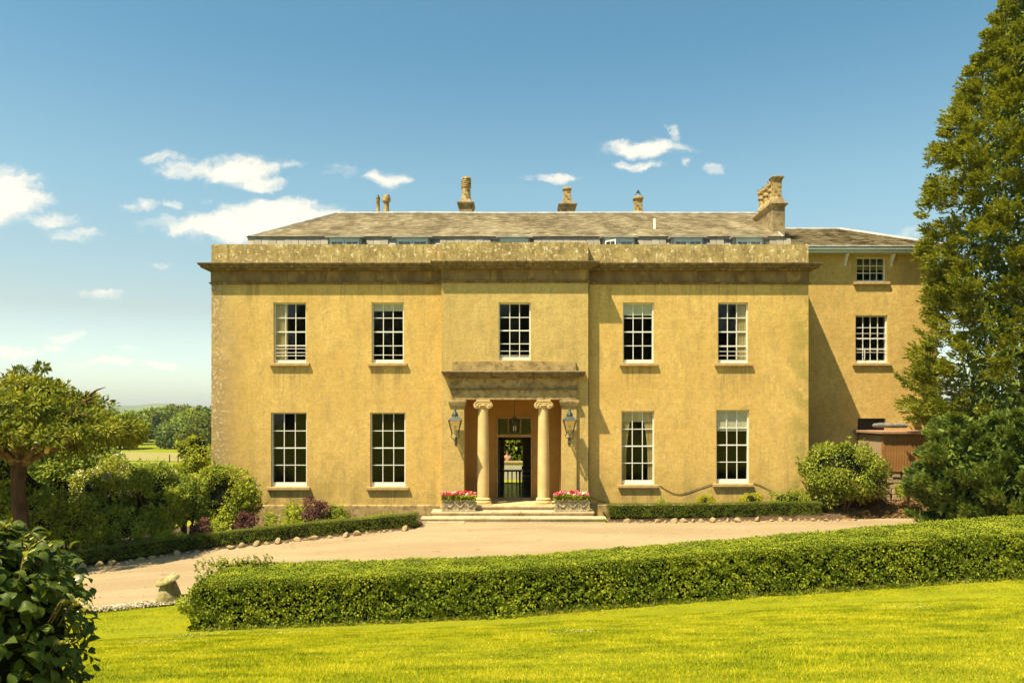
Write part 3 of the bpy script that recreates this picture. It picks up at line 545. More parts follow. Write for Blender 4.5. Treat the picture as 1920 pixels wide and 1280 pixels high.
# ------------------------------------------------------------------ windows
def window(parent, op, y, cols, rows, mat='white', sill=True, depth=.10, meet=True, bars=None, sillmat='sill', box_h=.12, rowfr=None):
    """sash window in an opening; y = outer face of the wall; the part itself is the frame"""
    xa, xb, za, zb = op; w, h = xb-xa, zb-za; yf = y+depth
    g = G(); fw = .045
    g.box(0, fw, 0, .12, 0, h); g.box(w-fw, w, 0, .12, 0, h); g.box(fw, w-fw, 0, .12, h-fw, h); g.box(fw, w-fw, 0, .12, 0, .035)
    wi = w-2*fw; gx0 = fw; zb0 = box_h
    g.box(fw, w-fw, .018, .06, .035, zb0)                                  # bottom rail
    hz = h-fw-zb0; fr = rowfr or [i/rows for i in range(rows+1)]
    for i in range(1, cols): xx = gx0+wi*i/cols; g.box(xx-.013, xx+.013, .022, .055, zb0, h-fw)
    zsx = [zb0+hz*f for f in fr]
    for j in range(1, rows):
        t_ = .022 if (meet and j == rows//2) else .013
        for i in range(cols):
            a = gx0+wi*i/cols+(.013 if i else 0); b = gx0+wi*(i+1)/cols-(.013 if i < cols-1 else 0)
            g.box(a, b, .018, .058, zsx[j]-t_, zsx[j]+t_)
    win = g.obj('window', mat, parent, loc=(xa, yf, za))
    pm = {}
    for i in range(cols):
        for j in range(rows):
            pw = wi/cols; ph = zsx[j+1]-zsx[j]; k = (round(pw, 3), round(ph, 3))
            if k not in pm: pm[k] = G().box(0, pw, 0, .005, 0, ph).mesh('pane', 'glass')
            o_ = link('pane', pm[k], win, (gx0+pw*i, .036, zsx[j]), (random.uniform(-.012, .012), 0, random.uniform(-.02, .02)))
    if sill:
        s = G().box(-.13, w+.13, -depth-.10, 0.02, -.115, -.012); s.obj('sill', sillmat, win, bevel=.008)
    if bars:
        g = G()
        for z_ in bars: g.tube([(0.05, -.03, z_*h), (w-.05, -.03, z_*h)], .009, 6)
        g.obj('safety_bar', mat, win)
    return win
wins = []
for i, op in enumerate(UPW): wins.append(window(house, op, 0, 3, 4, bars={0: (.29, .235, .17, .12), 1: (.13,), 3: (.27, .19, .12)}.get(i)))
window(house, MID, BY, 3, 4, sill=False, bars=(.16, .08))
for i, op in enumerate(LOW): wins.append(window(house, op, 0, 3, 4, box_h=.15))
# blinds and curtains inside the windows
def blind(op, y, drop, label):
    xa, xb, za, zb = op; g = G(); g.box(xa+.03, xb-.03, y, y+.01, zb-drop, zb-.02); g.box(xa+.03, xb-.03, y-.006, y+.016, zb-drop-.025, zb-drop)
    tag(g.obj('roller_blind', 'cream'), label, 'blind', 'roller blinds inside the windows')
blind(UPW[1], .15, .27, 'short cream blind in the upper window just left of the porch bay')
blind(UPW[2], .15, .42, 'cream blind over the top panes of the upper window just right of the porch bay')
blind(LOW[3], .15, .74, 'long cream blind over the top of the rightmost ground-floor window')
def curtain(op, y, side, wid, label, tied=False):
    xa, xb, za, zb = op; n_ = 26; m_ = 14; vs = []; 
    for j in range(m_+1):
        f = j/m_; z_ = zb-.03-(zb-za-.1)*f; w_ = wid*(1-.55*(math.sin(min(1, f*1.35)*PI/2) if tied else 0))
        for i in range(n_+1):
            q = i/n_*w_; x_ = xa+.04+q if side < 0 else xb-.04-q; vs.append((x_, y+.02*math.sin(i*1.5), z_))
    fs = [(j*(n_+1)+i, j*(n_+1)+i+1, (j+1)*(n_+1)+i+1, (j+1)*(n_+1)+i) for j in range(m_) for i in range(n_)]
    o_ = G().add(vs, fs).obj('curtain', 'curtain', smooth=True); mo = o_.modifiers.new('thickness', 'SOLIDIFY'); mo.thickness = .006
    tag(o_, label, 'curtain', 'curtains hanging inside the windows')
curtain(UPW[0], .18, -1, .42, 'pale curtain at the left side of the leftmost upper window')
curtain(UPW[3], .18, 1, .36, 'pale curtain at the right side of the rightmost upper window')
curtain(LOW[2], .18, -1, .36, 'left tied-back ochre curtain in the ground-floor window right of the porch', True)
curtain(LOW[2], .18, 1, .36, 'right tied-back ochre curtain in the ground-floor window right of the porch', True)
xa, xb, za, zb = LOW[2]; tag(G().box(xa+.03, xb-.03, .145, .155, zb-.40, zb-.02).obj('pelmet', 'curtain'), 'ochre pelmet across the top of the ground-floor window right of the porch', 'pelmet')

# ------------------------------------------------------------------ main roof
dE, dR = 30.2, 34.5; yE, yR = dE-D0, dR-D0; zE, zR = 10.69, 12.68; xEL, xER, xRL, xRR = -10.22, 10.55, -7.77, 10.9
roof = G(); yB = yR+4.3
roof.add([(xEL, yE, zE), (xER, yE, zE), (xRR, yR, zR), (xRL, yR, zR), (xEL, yB, zE), (xER, yB, zE)], [(0, 1, 2, 3), (0, 3, 4), (3, 2, 5, 4), (1, 5, 2), (0, 4, 5, 1)])
roof = roof.obj('roof', 'slate', house)
def slate_rows(name, mat, A, B, C, Dd, rows, sw, parent, lift=.015, thick=.018):
    """quad A-B bottom edge, D-C top edge"""
    A, B, C, Dd = [np.array(q, float) for q in (A, B, C, Dd)]; nrm = unit(np.cross(B-A, Dd-A)[None])[0]; Vs = []
    for r in range(rows):
        t0, t1 = r/rows, (r+1.15)/rows; a0 = A+(Dd-A)*t0; b0 = B+(C-B)*t0; a1 = A+(Dd-A)*min(t1, 1); b1 = B+(C-B)*min(t1, 1)
        L_ = np.linalg.norm(b0-a0); n_ = max(2, int(L_/sw)); off = .5*(r % 2)
        e = np.clip((np.arange(n_+2)-off+RNG.uniform(-.08, .08, n_+2))/n_, 0, 1)
        for i in range(n_+1):
            s0, s1 = e[i], e[i+1]
            if s1-s0 < .1/n_: continue
            s1 -= .03/n_; j = RNG.uniform(-.006, .006)+lift+thick; dn = (a0-a1)/np.linalg.norm(a0-a1)*RNG.uniform(-.01, .02)
            p0 = a0+(b0-a0)*s0+nrm*j+dn; p1 = a0+(b0-a0)*s1+nrm*j+dn; p2 = a1+(b1-a1)*s1+nrm*lift*.2; p3 = a1+(b1-a1)*s0+nrm*lift*.2
            q0 = p0-nrm*thick; q1 = p1-nrm*thick; Vs += [p0, p1, p2, p3, q0, q1, p1, p0]
    o_ = link(name, soup(name, np.array(Vs), 4, mat), parent); o_['kind'] = 'stuff'; return o_
slate_rows('slates', 'slate', (xEL, yE-.05, zE), (xER, yE-.05, zE), (xRR, yR, zR), (xRL, yR, zR), 20, .26, roof)
G().tube([(xRL-.05, yR, zR+.03), (-4, yR, zR+.045), (0, yR, zR+.02), (4, yR, zR+.04), (xRR, yR, zR+.02)], .075, 8).obj('ridge_capping', 'lead', roof, True)
G().tube([(xEL, yE, zE+.02), (xRL, yR, zR+.03)], .07, 8).obj('hip_capping', 'lead', roof, True)
G().tube([(xRR, yR, zR), (xER, yE, zE)], .06, 8).obj('hip_capping', 'lead', roof, True)
# lower mansard face: core + individual slates
mB = yE-.10; zB = 9.35; mX = .22
mans = G().add([(xEL-mX, mB-.42, zB), (xER+mX, mB-.42, zB), (xER, yE, zE-.02), (xEL, yE, zE-.02), (xEL-mX, yB, zB), (xER+mX, yB, zB), (xER, yB, zE-.02), (xEL, yB, zE-.02)], [(0, 1, 2, 3), (0, 3, 7, 4), (1, 5, 6, 2)]).obj('mansard', 'lead', house)
DORM = [(620, 675), (745, 803), (938, 990), (1133, 1187), (1262, 1315), (1378, 1427)]
dorx = [(X(a, 29.9), X(b, 29.9)) for a, b in DORM]
sm = [G().add([(0, 0, 0), (w_, 0, 0), (w_, .115, .37), (0, .115, .37), (0, .02, -.006), (w_, .02, -.006), (w_, .135, .365), (0, .135, .365)], [(0, 1, 2, 3), (4, 7, 6, 5), (0, 4, 5, 1), (1, 5, 6, 2), (2, 6, 7, 3), (3, 7, 4, 0)]).mesh('slate', 'slate2') for w_ in (.25, .27, .285)]
for r, z0 in ((0, 9.62), (1, 9.94), (2, 10.26)):
    x_ = xEL-.02+.14*(r % 2)-.05*(2-r); tt = (z0-zB)/(zE-zB); yy = (mB-.42)+(.52)*tt-.045
    while x_ < xER:
        k = random.randrange(3); w_ = (.25, .27, .285)[k]
        if not any(a-.14 < x_+w_ and x_ < b+.14 for a, b in dorx): link('slate', sm[k], mans, (x_, yy, z0), (random.uniform(-.01, .03), random.uniform(-.01, .01), 0))
        x_ += w_+.016
# lead flashing at the break
g = G()
xs2 = [xEL]+[q for a, b in dorx for q in (a-.2, b+.2)]+[xER]
for i in range(0, len(xs2)-1, 2): g.box(xs2[i]-.02, xs2[i+1]+.02, yE-.13, yE+.01, zE-.085, zE-.035)
g.obj('lead_flashing', 'lead', house)
g = G(); g.box(xEL-.05, xER+.05, yE-.16, yE-.02, zE-.033, zE+.012); g.obj('eaves_board', 'darkmetal', house)
for i, (a, b) in enumerate(dorx):
    zt = 10.58; y0 = 29.78-D0
    dm = G().box(a-.06, b+.06, y0+.02, yE+.3, 9.3, zt).obj('dormer', 'lead', house)
    G().box(a-.17, b+.17, y0-.12, yE+.1, zt+.002, zt+.05).obj('dormer_roof', 'lead', dm)
    w_ = b-a; g = G(); g.box(a, b, y0-.03, y0+.018, zt-.09, zt); 
    hw = w_/2
    for s in range(2):
        o_ = a+hw*s; rz = 0
        g.box(o_+.01, o_+.075, y0-.035, y0+.015, 9.5, zt-.092); g.box(o_+hw-.075, o_+hw-.01, y0-.035, y0+.015, 9.5, zt-.092); g.box(o_+.076, o_+hw-.076, y0-.035, y0+.015, zt-.16, zt-.092)
        g.box(o_+hw/2-.012, o_+hw/2+.012, y0-.03, y0+.01, 9.5, zt-.162); g.box(o_+.076, o_+hw-.076, y0-.028, y0+.008, zt-.47, zt-.445)
        for q in range(2):
            pa = o_+.076 if q == 0 else o_+hw/2+.012; pb = o_+hw/2-.012 if q == 0 else o_+hw-.076
            G().box(pa, pb, y0+.012, y0+.0195, 9.5, zt-.163).obj('pane', plain_dark if False else 'glass', dm)
    g.obj('casement', 'bluewhite', dm)
    if i == 3:  # one leaf standing open
        G().box(0, .5, -.02, .02, 0, .06).box(0, .05, -.02, .02, .06, .95).box(.45, .5, -.02, .02, .06, .95).box(.05, .45, -.02, .02, .9, .95).box(.24, .26, -.015, .015, .06, .9).box(.05, .24, -.015, .015, .45, .48).obj('open_casement', 'white', dm, loc=(a+.02, y0-.04, 9.5), rot=(0, 0, -.75))
# vent pipe on roof
v_ = thing('vent_pipe', 'short white vent pipe rising from the front slate slope', 'pipe', (X(1228, 31.5), 31.5-D0, 11.15))
G().tube([(0, 0, -.1), (0, 0, .58)], .06, 12).obj('pipe', 'white', v_, True); G().frus(0, -.02, -.08, .1, .2, .2, .09, .09).obj('flashing', 'lead', v_)
# chimneys
def potobj(g, prof, parent, mat='pot', n=16, loc=(0, 0, 0)): return G().lathe(prof, n=n).obj('chimney_pot', mat, parent, True, loc)
d = 36.5; s = d/F
st = G().box(X(696, d), X(731, d), d-D0, d-D0+.8, 12.3, Z(396, d)).obj('chimney', 'stack', house)
potobj(None, [(.10, 0), (.10, .05), (.085, .1), (.085, .55), (.10, .57), (.10, .66), (.08, .68)], st, loc=(X(706, d), d-D0+.4, Z(396, d)))
G().lathe([(.11, .7), (.0, .92)], n=10).obj('cowl', 'darkmetal', st, True, (X(706, d), d-D0+.4, Z(396, d)))
potobj(None, [(.17, 0), (.17, .08), (.13, .12), (.12, .45), (.13, .5), (.19, .56), (.2, .72), (.17, .78), (.15, .86)], st, loc=(X(722, d), d-D0+.4, Z(396, d)))
def chim(x0, x1, ytop, ybot, d, dep=.9, cap=.1):
    a, b = X(x0, d), X(x1, d); zt, zb_ = Z(ytop, d), Z(ybot, d); cx = (a+b)/2; hw = (b-a)/2; cy = d-D0+dep/2
    g = G(); g.box(cx-hw, cx+hw, cy-dep/2, cy+dep/2, zb_-1.6, zt-.32)
    g.frus(cx, cy, zt-.32, zt-.12, hw, dep/2, hw+cap, dep/2+cap); g.box(cx-hw-cap, cx+hw+cap, cy-dep/2-cap, cy+dep/2+cap, zt-.119, zt-.06)
    g.frus(cx, cy, zt-.059, zt+.12, hw*.95, dep/2*.95, hw*.7, dep/2*.7)
    return g.obj('chimney', 'stack', house, bevel=.012), cx, cy, zt
c1, cx, cy, zt = chim(861, 885, 376, 398, 35.5); band = []
for q in range(4): band += [(.20, 1.0-.17*0+.10*q), (.235, 1.02+.10*q), (.235, 1.06+.10*q), (.195, 1.08+.10*q)]
pr = [(.25, 0), (.24, .1), (.21, .2), (.20, .55), (.20, .72), (.235, .76), (.235, .8)]
for q in range(4): pr += [(.20, .82+.11*q), (.235, .85+.11*q), (.235, .89+.11*q)]
pr += [(.22, 1.26), (.15, 1.32)]
potobj(None, [(r, z*.86) for r, z in pr], c1, n=20, loc=(cx, cy, zt+.06))
c2, cx, cy, zt = chim(1051, 1078, 379, 400, 35.5)
G().frus(0, 0, 0, .62, .19, .19, .16, .16).box(-.2, .2, -.2, .2, .621, .68).frus(0, 0, .681, .74, .2, .2, .15, .15).obj('chimney_pot', 'pot', c2, loc=(cx, cy, zt+.05), bevel=.01)
d = 35.8; zt = Z(399, d); c3 = G().box(X(1189, d)-.06, X(1208, d)+.06, d-D0, d-D0+.5, 12.2, zt+.06).obj('chimney', 'stack', house)
G().frus(0, 0, 0, .1, .23, .23, .19, .19).frus(0, 0, .101, .62, .175, .175, .185, .185).box(-.23, .23, -.23, .23, .621, .70).frus(0, 0, .701, .76, .21, .21, .17, .17).obj('chimney_pot', 'pot', c3, loc=(X(1198, d), d-D0+.25, zt+.05), bevel=.008)
G().tube([(-.15, -.15, .76), (0, 0, 1.08)], .012, 5).tube([(.15, -.15, .76), (0, 0, 1.08)], .012, 5).tube([(-.15, .15, .76), (0, 0, 1.08)], .012, 5).tube([(.15, .15, .76), (0, 0, 1.08)], .012, 5).frus(0, 0, .93, 1.06, .07, .07, .005, .005).obj('cowl', 'darkmetal', c3, loc=(X(1198, d), d-D0+.25, zt+.05))
# big right-hand stack, long in depth, four pots
d = 30.9; a, b = X(1449, d), X(1472, d); y0 = d-D0; zt = Z(384, d); cx = (a+b)/2
g = G(); g.box(a, b, y0, y0+2.2, 10.0, zt-.1); g.frus(cx, y0+1.1, zt-.098, zt+.02, (b-a)/2, 1.1, (b-a)/2+.10, 1.2); g.box(a-.1, b+.1, y0-.1, y0+2.3, zt+.021, zt+.07)
g.frus(cx, y0+1.1, zt+.071, zt+.28, (b-a)/2+.02, 1.12, (b-a)/2-.04, 1.06); c4 = g.obj('chimney', 'stack', house, bevel=.012)
G().frus(0, 0, 0, .1, .21, .21, .18, .18).frus(0, 0, .101, .66, .155, .155, .165, .165).box(-.17, .17, -.17, .17, .661, .74).frus(0, 0, .741, .86, .17, .17, .24, .24).box(-.24, .24, -.24, .24, .861, .91).obj('chimney_pot', 'pot', c4, loc=(cx, y0+.3, zt+.27), bevel=.008)
for q, k in enumerate((.85, 1.35, 1.85)):
    o_ = potobj(None, [(.17, 0), (.16, .1), (.13, .16), (.13, .45), (.17, .48), (.17, .54), (.14, .57), (.14, .66), (.19, .72), (.19, .82), (.16, .84)], c4, loc=(cx-.04*q, y0+k, zt+.22+.04*(q == 0)))
    g = G()
    for w_ in range(6): g.box(-.02, .02, .15, .19, .82, .92); g.v = g.v[:-8]+[(math.cos(1.047*w_)*p_[1]-math.sin(1.047*w_)*p_[0], math.sin(1.047*w_)*p_[1]+math.cos(1.047*w_)*p_[0], p_[2]) for p_ in g.v[-8:]]
    g.obj('pot_crown', 'pot', o_)
G().add([(a-.35, y0+.6, 11.0), (a, y0-.02, 10.75), (a, y0+1.4, 11.5), (a-.35, y0+1.4, 11.45)], [(0, 1, 2, 3)]).obj('lead_flashing', 'lead', c4)

# ------------------------------------------------------------------ right wing
WY = 1.95; dW = D0+WY; wing = thing('house_wing', 'plain three-storey ochre wing set back at the right end of the house', 'building', (13, 2, 0)); 
for_w = Matrix.Translation((-13, -2, 0))
class WG(G):
    def fin(s, name, mat, parent=wing, bevel=0., smooth=False):
        if parent is wing: s.v = [(x-13, y-2, z) for x, y, z in s.v]
        return s.obj(name, mat, parent, smooth, bevel=bevel)
WU = (X(1606, dW), X(1661, dW), Z(528, dW), Z(482, dW)); WL = (X(1604, dW), X(1664, dW), Z(680, dW), Z(591, dW)); WV = (X(1608, dW), X(1661, dW), Z(830, dW), Z(784, dW))
g = WG(); wall_panel(g, XR-.31, 16.4, -.6, 10.0, [WU, WL, WV], WY, WY+.3); g.v = [(x-13, y-2, z) for x, y, z in g.v]; raw_obj(g, 'wall', 'stucco_wing', wing)
WG().box(16.1, 16.4, WY+.301, 10, -.6, 10).fin('side_wall', 'stucco_wing')
WG().box(XR-.3, 16.1, WY+3.0, WY+3.1, -.5, 9.9).box(XR-.3, 16.1, WY+.31, WY+2.99, 9.0-.6, 8.5).box(XR-.3, 16.1, WY+.31, WY+2.99, 4.5, 4.6).fin('interior_wall', 'interior')
def wsh(op): return (op[0]-13, op[1]-13, op[2], op[3])
w1 = window(wing, wsh(WU), WY-2, 4, 3, 'white', depth=.08, meet=False, box_h=.07)
w2 = window(wing, wsh(WL), WY-2, 4, 4, 'white', depth=.08, box_h=.10, bars=(.52, .62, .30, .22))
G().tube([(.38, -.03, .12), (.38, -.03, .52)], .012, 6).tube([(.86, -.03, .12), (.86, -.03, .52)], .012, 6).tube([(.38, -.03, .52), (.86, -.03, .52)], .012, 6).obj('safety_bar', 'white', w2)
G().box(0, WV[1]-WV[0], 0, .02, 0, WV[3]-WV[2]).obj('vent_grille', 'darkmetal', wing, loc=(WV[0]-13, WY-2+.16, WV[2]))
ye = WY-.36
WG().box(XR+.05, 16.7, ye, ye+.05, 9.98, 10.16).fin('fascia', 'bluewhite'); WG().box(XR+.05, 16.7, ye-.09, ye-.003, 10.08, 10.17).fin('gutter', 'bluewhite', bevel=.02)
WG().box(XR+.05, 16.7, ye+.052, WY-.002, 9.985, 10.02).fin('soffit', 'bluewhite')
for px in (1586, 1673):
    x_ = X(px, dW-.1); b_ = WG(); b_.add([(x_-.035, WY-.003, 9.97), (x_-.035, ye+.06, 9.97), (x_-.035, ye+.09, 9.88), (x_-.035, WY-.08, 9.62), (x_-.035, WY-.07, 9.52), (x_-.035, WY-.003, 9.50)]+[(x_+.035, WY-.003, 9.97), (x_+.035, ye+.06, 9.97), (x_+.035, ye+.09, 9.88), (x_+.035, WY-.08, 9.62), (x_+.035, WY-.07, 9.52), (x_+.035, WY-.003, 9.50)],
        [(0, 1, 2, 3, 4, 5), (11, 10, 9, 8, 7, 6)]+[(i, (i+1) % 6, 6+(i+1) % 6, 6+i) for i in range(6)]); b_.fin('eaves_bracket', 'white')
wr = WG(); y0 = ye-.06; yr = 6.0; zr = Z(431, 34.); xr = X(1576, 34.); xe = 16.75
wr.add([(8.6, y0, 10.18), (xe, y0, 10.18), (xr, yr, zr), (8.6, yr, zr), (8.6, 10.4, 10.18), (xe, 10.4, 10.18)], [(0, 1, 2, 3), (3, 2, 5, 4), (1, 5, 2), (0, 4, 5, 1), (0, 3, 4)]); wr = wr.fin('roof', 'slate')
o_ = slate_rows('slates', 'slate', (8.6-13, y0-2-.03, 10.18), (xe-13, y0-2-.03, 10.18), (xr-13, yr-2, zr), (8.6-13, yr-2, zr), 22, .26, wr)
G().tube([(8.6-13, yr-2, zr+.03), (xr-13, yr-2, zr+.03)], .07, 8).obj('ridge_capping', 'lead', wr, True); G().tube([(xr-13, yr-2, zr+.03), (xe-13, y0-2, 10.22)], .07, 8).obj('hip_capping', 'lead', wr, True)
G().tube([(8.6-13, y0-2.03, 10.2), (xe-13, y0-2.03, 10.2)], .03, 6).obj('eaves_edge', 'lead', wr, True)

# ------------------------------------------------------------------ timber enclosure on a stone base
ex, ey = 13.29, -.16; enc = thing('timber_enclosure', 'cedar boarded box with red-brown lid on a stone base against the wing wall', 'enclosure', (ex, ey, .6))
zb_, zt_ = Z(884, 27.84)-.6, Z(813, 27.84)-.6
G().box(.04, 2.6, .04, 2.08, zb_, zt_-.01).obj('lining', 'wood_dark', enc)
bm_ = [G().box(0, .086, 0, .022, 0, zt_-zb_-.17).mesh('plank', 'timber'), G().box(0, .022, 0, .086, 0, zt_-zb_-.17).mesh('plank', 'timber_grey')]
for i in range(24): link('plank', bm_[0], enc, (.10+i*.1, random.uniform(0, .008), zb_+.11))
for i in range(19): link('plank', bm_[1], enc, (random.uniform(0, .008), .10+i*.1, zb_+.11))
G().box(-.01, .09, -.01, .09, zb_, zt_-.02).obj('corner_post', 'timber', enc); G().box(.091, 2.6, -.02, .03, zb_, zb_+.105).obj('bottom_rail', 'timber', enc); G().box(.091, 2.6, -.01, .03, zt_-.058, zt_-.012).obj('top_rail', 'timber', enc)
G().box(-.012, .03, .091, 2.08, zb_, zb_+.105).obj('bottom_rail', 'timber_grey', enc)
G().box(-.13, 2.7, -.14, 2.1, zt_-.005, zt_+.09).obj('lid', 'lid', enc, bevel=.012)
sbm = [G().frus(0, 0, 0, .2, .2, .1, .19, .09).mesh('stone', 'rock', bevel=.02), G().frus(0, 0, 0, .2, .15, .1, .14, .09).mesh('stone', 'rock', bevel=.02)]
for r in range(6):
    x_ = .05*(r % 2)
    while x_ < 1.6: link('stone', sbm[random.randrange(2)], enc, (x_+.15, .12+random.uniform(-.02, .02), zb_-.205*(r+1)), (0, 0, random.uniform(-.05, .05))); x_ += .36
    for k in range(5): link('stone', sbm[0], enc, (.14+random.uniform(-.02, .02), .45+k*.39, zb_-.205*(r+1)), (0, 0, PI/2))
rl = thing('rolled_cover', 'rolled grey plastic cover lying on the wing sill above the timber box', 'cover', (ex+1.0, 1.6, zt_+.6+.14))
G().tube([(-.55, 0, .1), (-.5, .0, .12), (-.2, 0, .14), (.1, 0, .12), (.4, 0, .13), (.75, 0, .12), (.8, 0, .11)], [.04, .08, .1, .085, .1, .085, .03], 12).obj('cover_sheet', 'greysheet', rl, True)

# ------------------------------------------------------------------ wall lanterns
def lantern(loc, label, first=None):
    if first: 
        o_ = copy_tree(first); o_.location = loc; o_['label'] = label; return o_
    L_ = thing('wall_lantern', label, 'lantern', loc, 0, 'lanterns flanking the porch')
    def four(g, r0, z0, r1, z1, t=.014):
        for k in range(4):
            a = PI/4+k*PI/2; g.tube([(r0*math.cos(a), r0*math.sin(a), z0), (r1*math.cos(a), r1*math.sin(a), z1)], t, 5)
            b = a+PI/2
            g.tube([(r0*math.cos(a), r0*math.sin(a), z0), (r0*math.cos(b), r0*math.sin(b), z0)], t, 5); g.tube([(r1*math.cos(a), r1*math.sin(a), z1), (r1*math.cos(b), r1*math.sin(b), z1)], t*1.3, 5)
    g = G(); four(g, .15, .0, .31, .46); g.obj('frame', 'copper', L_)
    for k in range(4):
        a = PI/4+k*PI/2; b = a+PI/2; G().add([(.148*math.cos(a), .148*math.sin(a), 0), (.148*math.cos(b), .148*math.sin(b), 0), (.305*math.cos(b), .305*math.sin(b), .46), (.305*math.cos(a), .305*math.sin(a), .46)], [(0, 1, 2, 3)]).obj('pane', 'lampglass', L_)
    g = G().frus(0, 0, .462, .60, .235, .235, .10, .10); g.lathe([(.10, .60), (.115, .62), (.105, .66), (.09, .70), (.055, .74), (.05, .77), (.03, .79), (.045, .82), (.03, .86), (.012, .90), (.004, .96)], n=16); g.obj('cap', 'copper', L_, True)
    G().lathe([(.02, .0), (.02, .16), (.045, .17), (.05, .24), (.03, .28)], n=12).obj('lamp_holder', 'cream', L_, True)
    g = G(); 
    for s in (-1, 1): g.tube([(s*.10, 0, 0), (s*.15, 0, -.07), (s*.13, 0, -.15), (s*.06, 0, -.19), (s*.03, 0, -.26), (0, 0, -.30)], .014, 6)
    g.lathe([(.02, -.33), (.035, -.31), (.02, -.28)], n=10); g.tube([(0, 0, -.29), (0, .12, -.33), (0, .34, -.30)], .02, 8); g.box(-.04, .04, .335, .36, -.42, -.15); g.obj('bracket', 'copper', L_, True)
    return L_
dl = 27.25
l1 = lantern((X(853.5, dl), BY-.10-.36, Z(812, dl)), 'glazed green-metal lantern on the pilaster left of the porch columns')
lantern((X(1068, dl), BY-.10-.36, Z(812, dl)), 'glazed green-metal lantern on the pilaster right of the porch columns', l1)
# pendant
pn = thing('pendant_lantern', 'dark hanging lantern on a long rod inside the porch', 'lantern', (.085, .75, 3.2))
G().tube([(0, 0, .55), (0, 0, 1.15)], .012, 6).obj('rod', 'darkmetal', pn)
g = G()
for k in range(6):
    a = k*PI/3; b = a+PI/3; A_ = (math.cos(a), math.sin(a)); B_ = (math.cos(b), math.sin(b))
    g.tube([(.15*A_[0], .15*A_[1], 0), (.18*A_[0], .18*A_[1], .38)], .012, 5); g.tube([(.15*A_[0], .15*A_[1], 0), (.15*B_[0], .15*B_[1], 0)], .012, 5); g.tube([(.18*A_[0], .18*A_[1], .38), (.18*B_[0], .18*B_[1], .38)], .014, 5); g.tube([(.18*A_[0], .18*A_[1], .38), (0, 0, .55)], .01, 5)
g.obj('cage', 'darkmetal', pn)
for k in range(3): G().lathe([(.018, 0), (.018, .16), (.008, .2)], .05*math.cos(k*2.1), .05*math.sin(k*2.1), 8).obj('candle', 'cream', pn)

# ------------------------------------------------------------------ hall furniture and the garden beyond
tb = thing('hall_table', 'dark table silhouetted in the hall in front of the open garden door', 'table', (.12, 5.9, .60))
G().box(-.55, .30, -.3, .3, .72, .77).obj('table_top', 'wood_dark', tb)
for a, b in ((-.48, -.25), (-.12, -.25), (.08, -.25), (.24, -.25), (-.3, .25), (.2, .25)): G().frus(a, b, 0, .72, .018, .018, .03, .03).obj('leg', 'wood_dark', tb)
ch = thing('hall_chair', 'dark chair beside the table in the hall', 'chair', (.62, 5.6, .60))
G().box(-.2, .2, -.2, .2, .43, .47).obj('seat', 'wood_dark', ch)
for a in (-.18, .18):
    G().tube([(a, -.18, 0), (a, -.18, .43)], .02, 6).obj('leg', 'wood_dark', ch); G().tube([(a, .18, 0), (a, .19, .5), (a, .24, .95)], .02, 6).obj('leg', 'wood_dark', ch)
G().box(-.18, .18, .22, .25, .8, .95).box(-.18, .18, .19, .215, .6, .66).obj('backrest', 'wood_dark', ch)
gw = thing('garden_wall', 'low pale garden wall seen through the open hall doorway', 'wall', (.1, 21, g1(.1, 21)))
G().box(-3, 5, 0, .35, -.5, 1.05).obj('wall_body', 'gardenwall', gw); G().box(-3, 5, -.05, .4, 1.052, 1.14).obj('coping', 'sill', gw)
# person beyond the doorway
py_ = 21.9; pz = g1(-.3, py_); per = thing('person', 'person in a tan shirt with a white cloth over the arm, seen through the doorway', 'person', (X(951, 49.9), py_, pz))
def skinned(name, pts, edges, rad, mat, parent, root=0, sub=1):
    me = bpy.data.meshes.new(name); me.from_pydata(pts, edges, []); me.materials.append(M[mat]); o_ = link(name, me, parent)
    sk = o_.modifiers.new('skin', 'SKIN')
    for i, r in enumerate(rad): me.skin_vertices[0].data[i].radius = (r, r)
    me.skin_vertices[0].data[root].use_root = True; ms = o_.modifiers.new('sub', 'SUBSURF'); ms.levels = sub; ms.render_levels = sub
    return o_
B = [(0, 0, .95), (0, 0, 1.15), (0, 0, 1.38), (0, -.01, 1.50), (0, -.02, 1.60), (0, -.02, 1.70), (.10, 0, .90), (.11, -.02, .50), (.11, .0, .09), (.12, -.12, .04), (-.10, 0, .90), (-.12, .03, .50), (-.12, .06, .09), (-.12, -.06, .04),
     (.19, 0, 1.40), (.24, .02, 1.12), (.27, -.15, .98), (.27, -.23, .97), (-.19, 0, 1.40), (-.25, .03, 1.14), (-.2, -.18, 1.05), (-.17, -.26, 1.06)]
E_ = [(0, 1), (1, 2), (2, 3), (3, 4), (4, 5), (0, 6), (6, 7), (7, 8), (8, 9), (0, 10), (10, 11), (11, 12), (12, 13), (2, 14), (14, 15), (15, 16), (16, 17), (2, 18), (18, 19), (19, 20), (20, 21)]
skinned('body', B, E_, [.13, .12, .13, .055, .09, .085, .09, .06, .045, .04, .09, .06, .045, .04, .06, .045, .035, .035, .06, .045, .035, .035], 'skin', per)
skinned('shirt', [B[i] for i in (0, 1, 2, 14, 18)]+[(.235, .015, 1.15), (-.245, .025, 1.17)], [(0, 1), (1, 2), (2, 3), (3, 5), (2, 4), (4, 6)], [.15, .145, .15, .08, .08, .06, .06], 'shirt', per)
skinned('trousers', [B[i] for i in (0, 6, 7, 8, 10, 11, 12)], [(0, 1), (1, 2), (2, 3), (0, 4), (4, 5), (5, 6)], [.14, .105, .08, .06, .105, .08, .06], 'trouser', per)
G().lathe([(.02, 1.74), (.07, 1.73), (.1, 1.69), (.105, 1.63), (.09, 1.60)], 0, .005, 16).obj('hair', 'hair', per, True)
G().tube([(0, -.13, 1.655), (0, -.155, 1.64)], .018, 6).obj('nose', 'skin', per, True)
